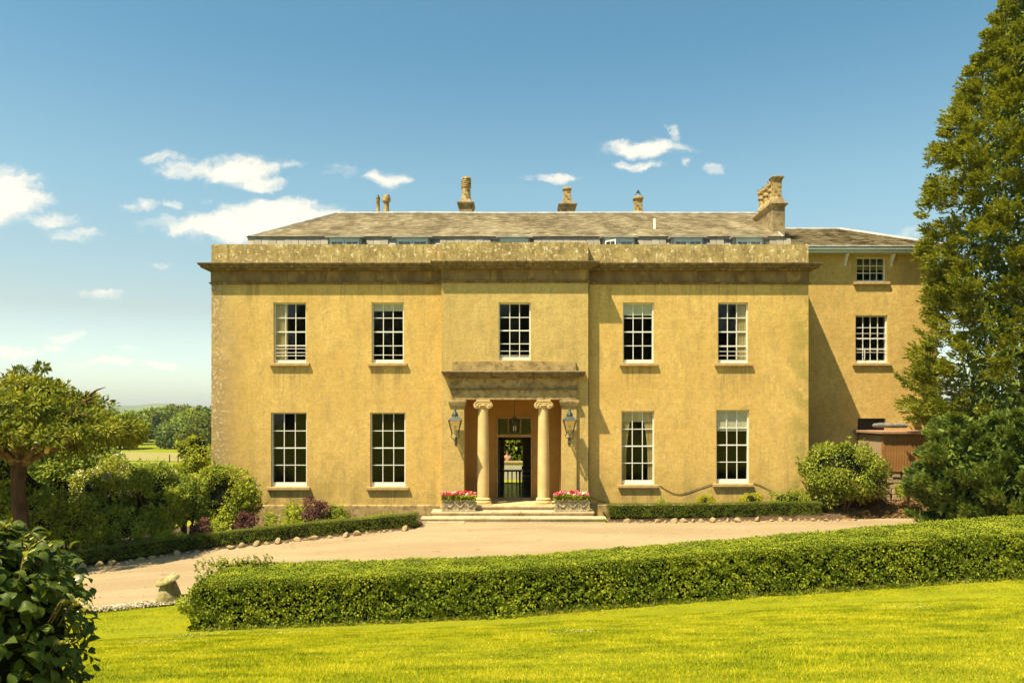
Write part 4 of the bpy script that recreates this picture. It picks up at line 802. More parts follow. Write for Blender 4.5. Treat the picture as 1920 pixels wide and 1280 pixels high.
G().add([(.17, -.26, 1.06), (.36, -.24, 1.04), (.37, -.20, .60), (.2, -.22, .56), (.17, -.1, 1.06), (.36, -.12, 1.04), (.37, -.15, .62), (.2, -.14, .58)], [(0, 1, 2, 3), (4, 7, 6, 5), (0, 4, 5, 1), (1, 5, 6, 2), (3, 2, 6, 7), (0, 3, 7, 4)]).obj('towel', 'cloth', per)

# ------------------------------------------------------------------ cables on the wall
def cable(pts, label): tag(G().tube([(X(a, 27.95), -.02, Z(b, 27.95)) for a, b in pts], .010, 6).obj('cable', 'darkmetal', smooth=True), label, 'cable', 'cables sagging along the front wall')
cable([(1237, 910), (1250, 918), (1262, 924), (1275, 926), (1290, 923), (1305, 917), (1320, 912), (1336, 907)], 'dark cable sagging between the two ground-floor windows right of the porch')
cable([(1413, 905), (1425, 909), (1437, 915), (1447, 919)], 'short dark cable running right from the rightmost ground-floor window sill')
cable([(1105, 930), (1120, 938), (1140, 942), (1165, 944), (1200, 944), (1235, 943), (1280, 943)], 'dark cable running low along the plinth right of the porch')
dp = G().tube([(BR+.03, -.05, .6), (BR+.03, -.05, 8.45)], .022, 8).obj('corner_line', 'darkmetal', smooth=True); tag(dp, 'thin dark line down the corner right of the central bay', 'pipe')  # dark tube drawn along the dark line at the bay corner

# ------------------------------------------------------------------ planters with geraniums
def planter(cx, cy, z, label, flabel, seed):
    p_ = thing('stone_planter', label, 'planter', (cx, cy, z), 0, 'stone planters beside the columns'); w_, h_, dp_ = .60, .40, .20
    g = G(); g.box(-w_, w_, -dp_, dp_, 0, .05); g.box(-w_+.03, w_-.03, -dp_+.03, dp_-.03, .05, h_-.05); g.box(-w_, w_, -dp_, dp_, h_-.05, h_); g.obj('trough', 'planter', p_, bevel=.008)
    # festoon relief: swags and masks along the front and the end
    for k in range(3):
        x0 = -w_+.12+k*.36; g = G(); g.tube([(x0+.33*q/8, -dp_+.022, h_-.09-.15*math.sin(PI*q/8)) for q in range(9)], [.012+.022*math.sin(PI*q/8) for q in range(9)], 6); g.obj('swag', 'planter', p_, True)
    for k in range(4):
        g = G().lathe([(.0, 0), (.045, .0), (.04, .02), (.02, .03)], n=10); o_ = g.obj('rosette', 'planter', p_, True, (-w_+.12+k*.36, -dp_+.03, h_-.1), (PI/2, 0, 0))
        G().frus(0, 0, -.14, 0, .01, .01, .03, .02).obj('drop', 'planter', p_, loc=(-w_+.12+k*.36, -dp_+.025, h_-.14))
    G().box(-w_+.04, w_-.04, -dp_+.04, dp_-.04, h_-.1, h_-.02+.022).obj('compost', 'soil', p_)
    f_ = thing('geraniums', flabel, 'flowers', (cx, cy, z+h_), 0, 'geraniums in the stone planters'); r_ = np.random.default_rng(seed)
    n_ = 1700; P = np.stack([r_.uniform(-w_, w_, n_), r_.uniform(-dp_*1.1, dp_, n_), r_.uniform(-.03, .15, n_)], -1); A = rnd_dirs(n_, r_); A[:, 2] = abs(A[:, 2])*.5
    link('foliage', soup('foliage', leaf_quads(P, A, np.tile([0, -.3, 1.], (n_, 1))+.6*rnd_dirs(n_, r_), .065, .06, .1, r_), 4, 'green'), f_)['kind'] = 'stuff'
    hm = {}
    for c_ in ('red', 'pink', 'palepink', 'whitefl'):
        n_ = 34; Dd = rnd_dirs(n_, r_); Dd[:, 2] = abs(Dd[:, 2])*.9-.15; Pp = Dd*.05; A = unit(np.cross(Dd, rnd_dirs(n_, r_)))
        hm[c_] = soup('flower_head', leaf_quads(Pp-A*.025, A+Dd*.3, Dd, .055, .05, .1, r_), 4, c_)
    for k in range(26):
        x_ = -w_+.05+(2*w_-.1)*(k+r_.uniform(-.3, .3))/25; c_ = ['red', 'pink', 'palepink', 'red', 'whitefl', 'palepink', 'pink', 'red'][int(r_.integers(8))]
        zz = r_.uniform(.12, .24)*(1.15 if abs(x_) < .3 else 1); yy = r_.uniform(-dp_, dp_*.7)
        link('flower_head', hm[c_], f_, (x_, yy, zz), (0, 0, r_.uniform(0, 6)), (1.15,)*3)
planter(X(860.5, 27.1), -.95+.03, .468, 'carved stone trough left of the porch steps, full of pink and red geraniums', 'pink and red geraniums in the left stone trough', 3)
planter(X(1071, 27.1), -.95+.03, .468, 'carved stone trough right of the porch steps, full of red and pink geraniums', 'red and pink geraniums in the right stone trough', 4)

# ------------------------------------------------------------------ stones
def rock_mesh(seed, n_=3):
    import bmesh
    b = bmesh.new(); bmesh.ops.create_icosphere(b, subdivisions=2, radius=1); r_ = random.Random(seed)
    pl = [(Vector((r_.uniform(-1, 1), r_.uniform(-1, 1), r_.uniform(-1, 1))).normalized(), r_.uniform(.42, .8)) for _ in range(11)]
    for v_ in b.verts:
        for nn, dd in pl:
            q = v_.co.dot(nn)
            if q > dd: v_.co -= nn*(q-dd)
        v_.co *= 1+r_.uniform(-.04, .04)
    me = bpy.data.meshes.new('stone'); b.to_mesh(me); b.free(); me.materials.append(M['rock']); return me
RK = [rock_mesh(i) for i in range(9)]
def border(name, label, pts, sizes, seed, group):
    r_ = random.Random(seed); B_ = thing(name, label, 'stone border', (pts[0][0], pts[0][1], g1(*pts[0])), 0, group); base = Vector(B_.location)
    L_ = [0]; 
    for a, b in zip(pts, pts[1:]): L_.append(L_[-1]+math.dist(a, b))
    s = 0
    while s < L_[-1]:
        k = r_.choice(sizes); s += k*.95; x_ = np.interp(s, L_, [p[0] for p in pts]); y_ = np.interp(s, L_, [p[1] for p in pts])+r_.uniform(-.05, .05)
        link('stone', RK[r_.randrange(9)], B_, Vector((x_, y_, g1(x_, y_)+k*.36))-base, (r_.uniform(-.3, .3), r_.uniform(-.3, .3), r_.uniform(0, 6)), (k*r_.uniform(.8, 1.15), k*.7, k*r_.uniform(.5, .8)))
        s += k*.85+r_.uniform(0, .05)
        if r_.random() < .10: s += .15
xs_b = np.linspace(-3.3, -16, 60)
border('stone_border', 'row of rough pale stones edging the drive below the left box hedge', [(x_, float(np.interp(x_, DX, DFAR))-D0-.10) for x_ in xs_b], [.07, .10, .13, .17, .21], 5, 'stone borders along the drive')
xs_b = np.linspace(3.35, 11.6, 20)
border('stone_border', 'row of rough stones edging the drive below the right box hedge', [(x_, float(np.interp(x_, [3, 11, 11.6], [26.0, 26.0, 26.1]))-D0-.02) for x_ in xs_b], [.08, .11, .15, .19], 6, 'stone borders along the drive')

# staddle stone
sx = X(317, 18.8); syy = 18.8-D0; sd = thing('staddle_stone', 'mossy mushroom-shaped staddle stone with tilted cap beside the near hedge end', 'staddle stone', (sx, syy, g1(sx, syy)))
G().lathe([(.31, -.1), (.305, .04), (.28, .15), (.235, .28), (.19, .38), (.165, .45)], n=9).obj('pillar', 'staddle', sd, True, bevel=0)
cp = G().lathe([(.14, -.02), (.22, .0), (.275, .03), (.29, .06), (.27, .09), (.22, .10), (.15, .075), (.02, .06)], n=22); cp.v = [(x*(1+.05*math.sin(5*y/.2)), y*(1+.06*math.sin(4*x/.2)), z+.012*math.sin(9*x)) for x, y, z in cp.v]
cp.obj('cap', 'staddle', sd, True, (-.02, 0, .45), (.22, -.24, 0))

# ------------------------------------------------------------------ hedges
def hedge(name, label, line, width, height, nleaf, mat, lsize, group=None, dens_end=True, rough=.06, base=.0, shoots=0):
    """line: list of (x, y) front edge from left to right; grows backwards by width"""
    P0 = np.array(line, float); seg = np.linalg.norm(np.diff(P0, axis=0), axis=1); Ls = np.concatenate([[0], np.cumsum(seg)]); LL = Ls[-1]
    W_ = np.asarray(width, float) if np.ndim(width) else np.array([width]*len(line)); 
    def pt(s): return np.interp(s, Ls, P0[:, 0]), np.interp(s, Ls, P0[:, 1]), np.interp(s, Ls, W_)
    wm = W_.mean(); areas = np.array([LL*height*1.25, LL*wm*1.1, LL*height*.35, wm*height*1.3, wm*height*1.0]); areas[1] *= 1.7; cnt = (nleaf*areas/areas.sum()).astype(int)
    out = []; nor = []
    for k, c_ in enumerate(cnt):
        s = RNG.random(c_)*LL; hh = RNG.random(c_)*height; ww = RNG.random(c_)
        if k == 0: ww[:] = 0; n_ = np.tile([0, -1, .0], (c_, 1))
        elif k == 1: hh[:] = height; n_ = np.tile([0, 0, 1.], (c_, 1))
        elif k == 2: ww[:] = 1; n_ = np.tile([0, 1., 0], (c_, 1))
        elif k == 3: s[:] = 0; n_ = np.tile([-1., 0, 0], (c_, 1))
        else: s[:] = LL; n_ = np.tile([1., 0, 0], (c_, 1))
        x_, y_, w_ = pt(s); 
        # round the corners
        cr = .16*min(1, height)
        a = np.clip(1-(height-hh)/cr, 0, 1); inset = cr*(1-np.sqrt(1-a**2*.999)); 
        y_ = y_+ww*w_; yc = pt(s)[1]+w_/2
        y_ = y_+np.sign(yc-y_)*inset*(k in (0, 2)); x_ = x_+(inset if k == 3 else -inset if k == 4 else 0)
        e = np.clip(1-np.minimum(ww, 1-ww)*w_/cr, 0, 1) if k == 1 else 0*s; hh = hh-cr*.6*e**2
        e2 = np.clip(1-np.minimum(s, LL-s)/(cr*1.5), 0, 1) if k in (0, 1, 2) else 0*s
        if k == 0: y_ = y_+cr*e2**2
        if k == 1: hh = hh-cr*.6*e2**2
        p_ = np.stack([x_, y_, hh], -1); out.append(p_); nor.append(n_)
    P = np.concatenate(out); Nn = np.concatenate(nor)
    dsp = rough*(.8*wob(P, 2.4, 1)+.7*wob(P, 6.5, 3)+.6*wob(P, 17, 5)); top = Nn[:, 2] > .5; dsp[top] *= .3
    gap = wob(P, 9., 7)+.7*wob(P, 21., 9); hole = (gap < .22) & (~top) & (RNG.random(len(P)) < .8)
    P = P+Nn*(dsp+RNG.normal(0, .012, len(P))-np.abs(RNG.normal(0, np.where(top, .02, .045), len(P)))-.11*rough/.075*hole*RNG.random(len(P)))[:, None]; kp = ~(hole & (RNG.random(len(P)) < .8)); P = P[kp]; Nn = Nn[kp]
    P[:, 2] += gz(P[:, 0], line[0][1]*0+np.interp(P[:, 0], P0[:, 0], P0[:, 1]))+base
    n = len(P); ori = np.array([line[0][0], line[0][1], g1(*line[0])])
    tk = Nn[:, 2:3] > .5; Nl = unit(np.where(tk, Nn*1.6+.45*rnd_dirs(n), Nn*1.3+.48*rnd_dirs(n)-np.array([0, 0, .15]))); A = unit(np.cross(Nl, rnd_dirs(n))+.2*Nn)
    ls = np.where(Nn[:, 2] > .5, lsize*.66, lsize); V = leaf_quads(P-ori, A, Nl, ls, ls*.62, .15)
    H = thing(name, label, 'hedge', ori, 0, group)
    link('foliage', soup('foliage', V, 4, mat), H)['kind'] = 'stuff'
    # solid dark body; shade in the hedge gaps is put into its colour
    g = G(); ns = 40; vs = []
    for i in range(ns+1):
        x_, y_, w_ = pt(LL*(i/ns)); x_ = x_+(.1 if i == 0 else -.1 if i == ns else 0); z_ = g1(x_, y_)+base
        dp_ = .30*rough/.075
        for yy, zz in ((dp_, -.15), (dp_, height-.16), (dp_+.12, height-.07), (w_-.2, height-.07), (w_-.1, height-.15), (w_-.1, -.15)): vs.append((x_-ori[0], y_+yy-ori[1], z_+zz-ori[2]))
    g.add(vs, [(i*6+j, (i+1)*6+j, (i+1)*6+(j+1) % 6, i*6+(j+1) % 6) for i in range(ns) for j in range(6)]+[tuple(range(5, -1, -1)), tuple(ns*6+j for j in range(6))]); g.obj('dark_core', 'core', H)
    return H, ori
HL = [(X(352, 16.2), 16.2-D0), (-3, 16.35-D0), (0, 16.6-D0), (5, 16.95-D0), (11.2, 17.3-D0), (15, 17.6-D0)]
big, bo = hedge('hedge', 'long clipped hedge in the foreground between the lawn and the drive', HL, [2.35, 2.1, 1.85, 1.85, 2.6, 3.2], 1.0, 250000, 'hedge', .060, None, rough=.085)
lh = [(x_, float(np.interp(x_, DX, DFAR))-D0+.22) for x_ in (-16, -13.8, -12.4, -10, -7, -5, -3.12)]
hedge('box_hedge', 'low curved box hedge along the drive left of the porch steps', lh, .5, .40, 60000, 'boxhedge', .034, 'low box hedges in front of the house', rough=.03, base=.1)
rh = [(3.25, -1.76), (7, -1.72), (10.55, -1.6)]
hedge('box_hedge', 'low straight box hedge right of the porch steps', rh, .5, .42, 36000, 'boxhedge', .034, 'low box hedges in front of the house', rough=.03, base=.17)
# overgrown shoots at the left end of the long hedge
def sprig_mesh(n_, h_, leaf, mat, seed, spread=.06):
    r_ = np.random.default_rng(seed); t_ = r_.random(n_); P = np.stack([spread*np.sin(t_*3+seed)*t_, spread*np.cos(t_*2)*t_, t_*h_], -1); ang = r_.random(n_)*2*PI
    A = np.stack([np.cos(ang), np.sin(ang), .5+0*ang], -1); return leaf_quads(P, A, np.tile([0, 0, 1.], (n_, 1)), leaf, leaf*.5, .2, r_)
Vs = []
for k in range(110):
    x_ = X(340, 16.5)+abs(random.gauss(0, .55)); y_ = -11.7+random.uniform(0, 1.9); 
    if k < 60: y_ = -9.75+random.uniform(-.3, .05); x_ = random.uniform(X(345, 17.6), X(500, 17.8))
    elif k < 90: x_ = X(360, 16.4)+random.uniform(-.1, .12)
    Vs.append(sprig_mesh(26, random.uniform(.08, .24), .05, 'hedge', k)+np.array([x_, y_, g1(x_, y_)+random.uniform(.85, .98)])-bo)
HX = [p[0] for p in HL]; HW = [2.35, 2.1, 1.85, 1.85, 2.6, 3.2]
for k in range(420):
    x_ = random.uniform(-6, 13); fx = float(np.interp(x_, HX, [p[1] for p in HL])); y_ = fx+float(np.interp(x_, HX, HW))-random.uniform(.08, .35)
    Vs.append(sprig_mesh(10, random.uniform(.04, .11), .035, 'hedge', k)+np.array([x_, y_, g1(x_, fx)+.93])-bo)
link('shoots', soup('shoots', np.concatenate(Vs), 4, 'hedge'), big)['kind'] = 'stuff'

# ------------------------------------------------------------------ shrubs and plants
def lumpy(n, rad, lumps, lr, rng, squash=1., base_cut=-.35, inner=.25):
    """points+normals on lumps scattered over an ellipsoid"""
    rad = np.array(rad, float); Cd = rnd_dirs(lumps*3, rng); Cd = Cd[Cd[:, 2] > base_cut][:lumps]; C_ = Cd*rad*(1-lr*.75)*rng.uniform(.72, 1.12, (len(Cd), 1))
    k = rng.integers(len(C_), size=n); D_ = rnd_dirs(n, rng); D_ = unit(D_+Cd[k]*.8); rr = lr*rad.mean()*rng.uniform(.6, 1.3, len(C_))[k]
    q = rng.random(n); rr = rr*np.where(q < inner, rng.uniform(.3, 1, n), rng.uniform(.82, 1.16, n))
    return C_[k]+D_*rr[:, None]*np.array([1, 1, squash]), D_
def shrub(name, label, px, py_base, d, rad, n, mat, leaf, asp=.5, lumps=30, lr=.36, cat='shrub', group=None, zc=None, stems=True, flowers=None, seed=None, z0=None, squash=1., droop=.2, core=True, ytop=None):
    seed = seed if seed is not None else int(px*7+d*13); r_ = np.random.default_rng(seed); x_ = X(px, d); y_ = d-D0; z_ = g1(x_, y_)+.1 if z0 is None else z0
    S = thing(name, label, cat, (x_, y_, z_), 0, group); zc = rad[2]*.85 if zc is None else zc
    if ytop: zc = Z(ytop, d)-z_-rad[2]*1.06
    P, Dn = lumpy(n, rad, lumps, lr, r_, squash, base_cut=-.75 if rad[0] > .5 else -.35)
    if rad[0] > .5:                                                          # long shoots that break the outline
        kk = r_.integers(len(P), size=60); kk = kk[P[kk][:, 2] > -.2*rad[2]]; q = r_.random((len(kk), 26)); dv = unit(Dn[kk]*.8+np.array([0, 0, .7])+.4*rnd_dirs(len(kk), r_)); ln = r_.uniform(.15, .42, len(kk))*min(1.2, rad[0])
        Ps = P[kk][:, None]+dv[:, None]*(q*ln[:, None])[..., None]+r_.normal(0, .02, (len(kk), 26, 3)); P = np.concatenate([P, Ps.reshape(-1, 3)]); Dn = np.concatenate([Dn, np.repeat(dv, 26, 0)]); n = len(P)
    P[:, 2] += zc; ok = P[:, 2] > -.05; P = P[ok]; Dn = Dn[ok]; n = len(P)
    A = unit(Dn*.7+.8*rnd_dirs(n, r_)-np.array([0, 0, droop])); Nl = unit(Dn+.6*rnd_dirs(n, r_)+np.array([0, 0, .4]))
    link('foliage', soup('foliage', leaf_quads(P, A, Nl, leaf, leaf*asp, .15, r_), 4, mat), S)['kind'] = 'stuff'
    if stems:
        g = G(); rr = random.Random(seed)
        for k in range(9):
            a = rr.uniform(0, 2*PI); q = rr.uniform(.5, .95)
            g.tube([(0.05*math.cos(a), .05*math.sin(a), -.1), (rad[0]*.3*math.cos(a), rad[1]*.3*math.sin(a), zc*.5), (rad[0]*q*math.cos(a), rad[1]*q*math.sin(a), zc+rad[2]*rr.uniform(-.1, .6))], [.035, .022, .008], 5)
        g.obj('stems', 'branch', S)
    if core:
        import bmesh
        b = bmesh.new(); bmesh.ops.create_icosphere(b, subdivisions=2, radius=1); me = bpy.data.meshes.new('dark_core')
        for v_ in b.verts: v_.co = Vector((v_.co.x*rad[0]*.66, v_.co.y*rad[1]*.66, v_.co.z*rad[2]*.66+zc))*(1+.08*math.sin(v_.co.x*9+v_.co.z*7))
        b.to_mesh(me); b.free(); me.materials.append(M['core']); link('dark_core', me, S)  # solid blob blocking the view through, its dark colour stands for inner shade
    if flowers:
        fm, fn, fs = flowers; k = r_.integers(n, size=fn*8); k = k[(P[k][:, 2] > zc*.5)][:fn]; c_ = np.repeat(P[k]+Dn[k]*.07, 6, 0)+r_.normal(0, fs*.7, (len(k)*6, 3))
        link('blossoms', soup('blossoms', leaf_quads(c_, rnd_dirs(len(c_), r_), rnd_dirs(len(c_), r_), fs, fs*.8, .1, r_), 4, fm), S)['kind'] = 'stuff'
    return S
# left bed, back to front
shrub('shrub', 'dark leafy shrub filling the gap under the left tree crown', 130, 0, 27.8, (1.6, 1.0, 1.5), 9000, 'darkgreen', .14, lumps=40, ytop=800)
shrub('shrub', 'tall green shrub at the left frame edge behind the tree trunk', 8, 0, 25.0, (1.6, 1.0, 1.3), 8000, 'darkgreen', .13, lumps=36, ytop=838)
shrub('flowering_shrub', 'shrub covered in cream blossom between the tree and the round shrub', 205, 0, 25.9, (1.3, .9, 1.1), 9000, 'green', .10, lumps=36, ytop=866, flowers=('whitefl', 420, .06))
shrub('shrub', 'dense rounded green shrub left of the house corner shrub', 292, 0, 25.6, (.92, .85, 1.2), 8500, 'darkgreen', .09, lumps=40, lr=.32, ytop=858)
shrub('shrub', 'lower leafy green shrub in front of the cream-flowered one', 125, 0, 24.7, (1.6, .7, .9), 9000, 'green', .10, lumps=40, ytop=925)
shrub('shrub', 'large bright green shrub at the left corner of the house', 418, 0, 26.3, (1.15, .9, 1.25), 12000, 'green', .10, lumps=46, lr=.3, ytop=868)
shrub('climbing_shrub', 'narrow leafy shrub climbing beside the left house corner', 374, 0, 29.5, (.72, .7, 1.9), 7000, 'green', .13, lumps=30, ytop=790)
shrub('shrub', 'leafy green shrub filling the foot of the cream-flowered shrub', 178, 0, 25.0, (1.0, .6, .7), 6500, 'green', .09, lumps=30, ytop=932)
shrub('shrub', 'green shrub low between the round shrub and the box hedge', 315, 0, 25.2, (.8, .5, .7), 6000, 'green', .085, lumps=30, ytop=915)
shrub('shrub', 'green shrub just right of the tree trunk behind the box hedge', 72, 0, 24.2, (.9, .6, .8), 6000, 'green', .10, lumps=30, ytop=930)
shrub('shrub', 'mid-green spreading shrub below the round dark one', 240, 0, 24.7, (1.0, .5, .6), 5500, 'darkgreen', .08, lumps=30, ytop=945)
shrub('shrub', 'glossy dark shrub between the round shrub and the house corner shrub', 350, 0, 25.7, (.75, .6, .9), 6500, 'darkgreen', .09, lumps=30, ytop=885)
shrub('shrub', 'small lime-green plant just behind the left box hedge near the house corner shrub', 412, 0, 25.3, (.42, .3, .36), 2200, 'lime', .07, lumps=18, group=None, core=False)
shrub('shrub', 'low lime-green plant behind the box hedge at the foot of the dark shrubs', 322, 0, 24.6, (.52, .3, .30), 2600, 'lime', .07, lumps=18, core=False)
shrub('shrub', 'yellow-green plant left of the big purple shrub', 530, 0, 26.2, (.62, .4, .40), 3000, 'lime', .06, lumps=20, core=False)
shrub('shrub', 'purple-leaved shrub in front of the house corner shrub', 453, 0, 25.7, (.5, .35, .48), 2600, 'purple', .08, lumps=18, core=False)
shrub('shrub', 'dark purple plant in the shade left of the lime-green plant', 380, 0, 25.0, (.35, .3, .42), 1600, 'purple', .08, lumps=14, core=False)
shrub('shrub', 'upright purple shrub below the leftmost ground-floor window', 588, 0, 26.6, (.5, .4, .62), 3000, 'purple', .075, lumps=24, lr=.28, core=False, zc=.5)
shrub('shrub', 'rounded green shrub left of the upright purple shrub', 556, 0, 26.8, (.58, .45, .44), 3600, 'green', .06, lumps=22)
shrub('shrub', 'small green shrub right of the upright purple shrub', 628, 0, 26.8, (.45, .4, .44), 2600, 'green', .06, lumps=18)
# right bed
shrub('rhododendron', 'large rounded glossy shrub at the right corner of the house', 1578, 0, 27.2, (1.35, 1.1, 1.12), 17000, 'rhodo', .12, .36, lumps=60, lr=.3, ytop=826, z0=.3)
shrub('shrub', 'low green shrub between the yellow plant and the large glossy shrub', 1483, 0, 27.2, (.85, .4, .34), 4200, 'green', .06, lumps=26, zc=.36, z0=.42)
shrub('golden_plant', 'bright yellow-green plant below the rightmost ground-floor window', 1411, 0, 27.2, (.42, .3, .24), 2200, 'yellow', .045, lumps=18, zc=.38, z0=.42, stems=False, group='yellow plants behind the right box hedge')
shrub('golden_plant', 'bright yellow-green plant between the two right ground-floor windows', 1322, 0, 27.2, (.38, .3, .20), 2000, 'yellow', .045, lumps=18, zc=.36, z0=.42, stems=False, group='yellow plants behind the right box hedge')
shrub('shrub', 'tiny sparse green plant below the ground-floor window right of the porch', 1241, 0, 27.3, (.25, .2, .22), 500, 'green', .05, lumps=8, zc=.26, z0=.42, core=False)
shrub('shrub', 'small yellow-green plant on the mulch bank beside the stone base', 1700, 0, 27.1, (.35, .3, .40), 1500, 'lime', .07, lumps=14, z0=.8, core=False)
shrub('shrub', 'leafy variegated plant at the left end of the long hedge', 352, 0, 16.55, (.22, .22, .42), 900, 'lime', .07, lumps=9, lr=.45, zc=.34, core=False, stems=False)
# low leafy filler behind left hedge
n = 12000; px_ = RNG.uniform(-15.5, -3.3, n); dd_ = np.interp(px_, DX, DFAR)+RNG.uniform(.75, 1.7, n); P = np.stack([px_, dd_-D0, gz(px_, dd_-D0)+.12+RNG.random(n)*.22*(1+wob(np.stack([px_, dd_, 0*px_], -1), 2.))], -1)
A = rnd_dirs(n); A[:, 2] = abs(A[:, 2]); tag(link('ground_cover', soup('ground_cover', leaf_quads(P, A, np.tile([0, 0, 1.], (n, 1))+.6*rnd_dirs(n), .07, .035, .1), 4, 'green')), 'low mixed leaves covering the bed behind the left box hedge', kind='stuff')
n = 5000; px_ = RNG.uniform(10.9, 17, n); dd_ = RNG.uniform(26.4, 28.0, n); T_ = (dd_-26.5)/3.4
P = np.stack([px_, dd_-D0, gz(px_, dd_-D0)+.05+.95*np.clip(T_, 0, 1)+RNG.random(n)*.05], -1); A = rnd_dirs(n); A[:, 2] *= .3
tag(link('leaf_litter', soup('leaf_litter', leaf_quads(P, A, np.tile([0, 0, 1.], (n, 1))+.5*rnd_dirs(n), .09, .05, .1), 4, 'mulch')), 'dry brown leaf litter on the bank at right', kind='stuff')

# ------------------------------------------------------------------ trees
def spray_tree(S, n_bough, n_spray, per, H, leaf, wid, r_, upsweep, dist, length=.55, br=.42, sp=.16, zlo=0.):
    """boughs on the crown surface, each a tuft of leafy sprays pointing out and up"""
    zb_ = zlo+(H-zlo)*r_.random(n_bough); keep = r_.random(n_bough) < np.clip(dist(zb_/H)/dist(np.array([.25]))[0]+.12, 0, 1); zb_ = zb_[keep]; nb_ = len(zb_)
    an = r_.random(nb_)*2*PI; Rb = dist(zb_/H)*r_.uniform(.72, 1.06, nb_); cen = np.stack([np.cos(an)*Rb, np.sin(an)*Rb, zb_], -1); rb = br*r_.uniform(.6, 1.35, nb_)*np.clip(dist(zb_/H)/2.2, .4, 1)
    k = r_.integers(nb_, size=n_spray); base = np.stack([np.cos(an), np.sin(an), 0*an], -1)[k]
    D_ = unit(rnd_dirs(n_spray, r_)+base*.7+np.array([0, 0, .25])); tip = cen[k]+D_*rb[k][:, None]*r_.uniform(.55, 1.05, (n_spray, 1))*np.array([1.1, 1.1, .75])
    dirs = unit(D_*.7+base*.6+.35*rnd_dirs(n_spray, r_)+np.array([0, 0, upsweep])*r_.uniform(.2, 1.3, (n_spray, 1)))
    t_ = r_.random((n_spray, per)); ln = length*r_.uniform(.5, 1.3, (n_spray, 1)); P = tip[:, None]-dirs[:, None]*((1-t_)*ln)[..., None]
    off = rnd_dirs(n_spray*per, r_).reshape(n_spray, per, 3)*(sp*(1.1-t_)*ln/length)[..., None]; off[..., 2] *= .6; P = P+off
    A = unit(dirs[:, None]+.6*off/sp+.3*rnd_dirs(n_spray*per, r_).reshape(n_spray, per, 3)); Nl = unit(rnd_dirs(n_spray*per, r_).reshape(n_spray, per, 3)*.8+np.array([0, 0, .8])+D_[:, None]*.8)
    return leaf_quads(P.reshape(-1, 3), A.reshape(-1, 3), Nl.reshape(-1, 3), leaf, wid, .12, r_)
def trunk(S, pts, rad, mat='bark', name='trunk', n=12): return G().tube(pts, rad, n).obj(name, mat, S, True)
r_ = np.random.default_rng(21)
CX, CD = X(1935, 26.2), 26.2; con = thing('conifer_tree', 'tall feathery conifer filling the right edge of the view', 'tree', (CX, CD-D0, .3))
trunk(con, [(0, 0, -.2), (0, 0, 6), (.1, 0, 12), (-.1, 0, 19.4)], [.42, .32, .2, .04])
cd = lambda q: np.interp(q, [0, .21, .27, .323, .36, .43, .54, .615, .69, .74, .825, .91, 1], [3.4, 3.55, 3.35, 2.9, 2.7, 2.85, 3.05, 2.8, 2.4, 2.1, 1.5, .7, .1])
V = spray_tree(con, 980, 20000, 24, 19.5, .105, .038, r_, .45, lambda q: cd(q)*1.05, length=.36, br=.43, sp=.075, zlo=3.2)
link('crown', soup('crown', V, 4, 'conifer'), con)['kind'] = 'stuff'
n = 22000; zz = 2+17*r_.random(n)**1.15; an = r_.random(n)*2*PI; rr_ = cd(zz/19.5)*np.sqrt(r_.uniform(.05, .5, n)); P = np.stack([np.cos(an)*rr_, np.sin(an)*rr_, zz], -1)
link('inner_foliage', soup('inner_foliage', leaf_quads(P, rnd_dirs(n, r_), rnd_dirs(n, r_), .26, .10, .1, r_), 4, 'juniper'), con)['kind'] = 'stuff'
g = G(); rr = random.Random(5)
for k in range(46):
    a = rr.uniform(0, 2*PI); z_ = rr.uniform(3, 18); R__ = float(cd(z_/19.5))*rr.uniform(.75, 1.0); g.tube([(0, 0, z_-.4), (R__*.5*math.cos(a), R__*.5*math.sin(a), z_-.1), (R__*math.cos(a), R__*math.sin(a), z_+.25)], [.06, .035, .012], 5)
g.obj('branches', 'branch', con)
# outlying drooping bough on the left
def bough(S, start, end, n, leaf, mat, r_, sag=.25, sp=.22):
    t_ = r_.random(n); s_, e_ = np.array(start), np.array(end); P = s_+(e_-s_)*t_[:, None]; P[:, 2] -= sag*np.sin(t_*PI); P += rnd_dirs(n, r_)*sp*(1.2-.7*t_)[:, None]*r_.random((n, 1)); 
    A = unit((e_-s_)[None]+1.4*rnd_dirs(n, r_)); return leaf_quads(P, A, rnd_dirs(n, r_)+np.array([0, 0, .8]), leaf, leaf*.4, .12, r_)
Vb = np.concatenate([bough(con, (-3.2, -.3, 4.3), (-4.95, -.7, 4.85), 700, .11, 'conifer', r_), bough(con, (-2.8, -.3, 4.9), (-3.6, -.9, 5.3), 500, .11, 'conifer', r_), bough(con, (-2.4, -.3, 6.2), (-4.25, -.6, 6.35), 600, .11, 'conifer', r_), bough(con, (-2.8, -.3, 3.8), (-3.9, -.9, 3.9), 600, .11, 'conifer', r_)])
link('bough', soup('bough', Vb, 4, 'conifer'), con)['kind'] = 'stuff'
G().tube([(-2, 0, 4.2), (-3.6, -.35, 4.25), (-4.7, -.65, 4.7)], [.04, .03, .01], 5).tube([(-2.2, 0, 6.2), (-3.2, -.4, 6.1), (-4.0, -.6, 6.3)], [.03, .02, .008], 5).obj('twigs', 'branch', con)
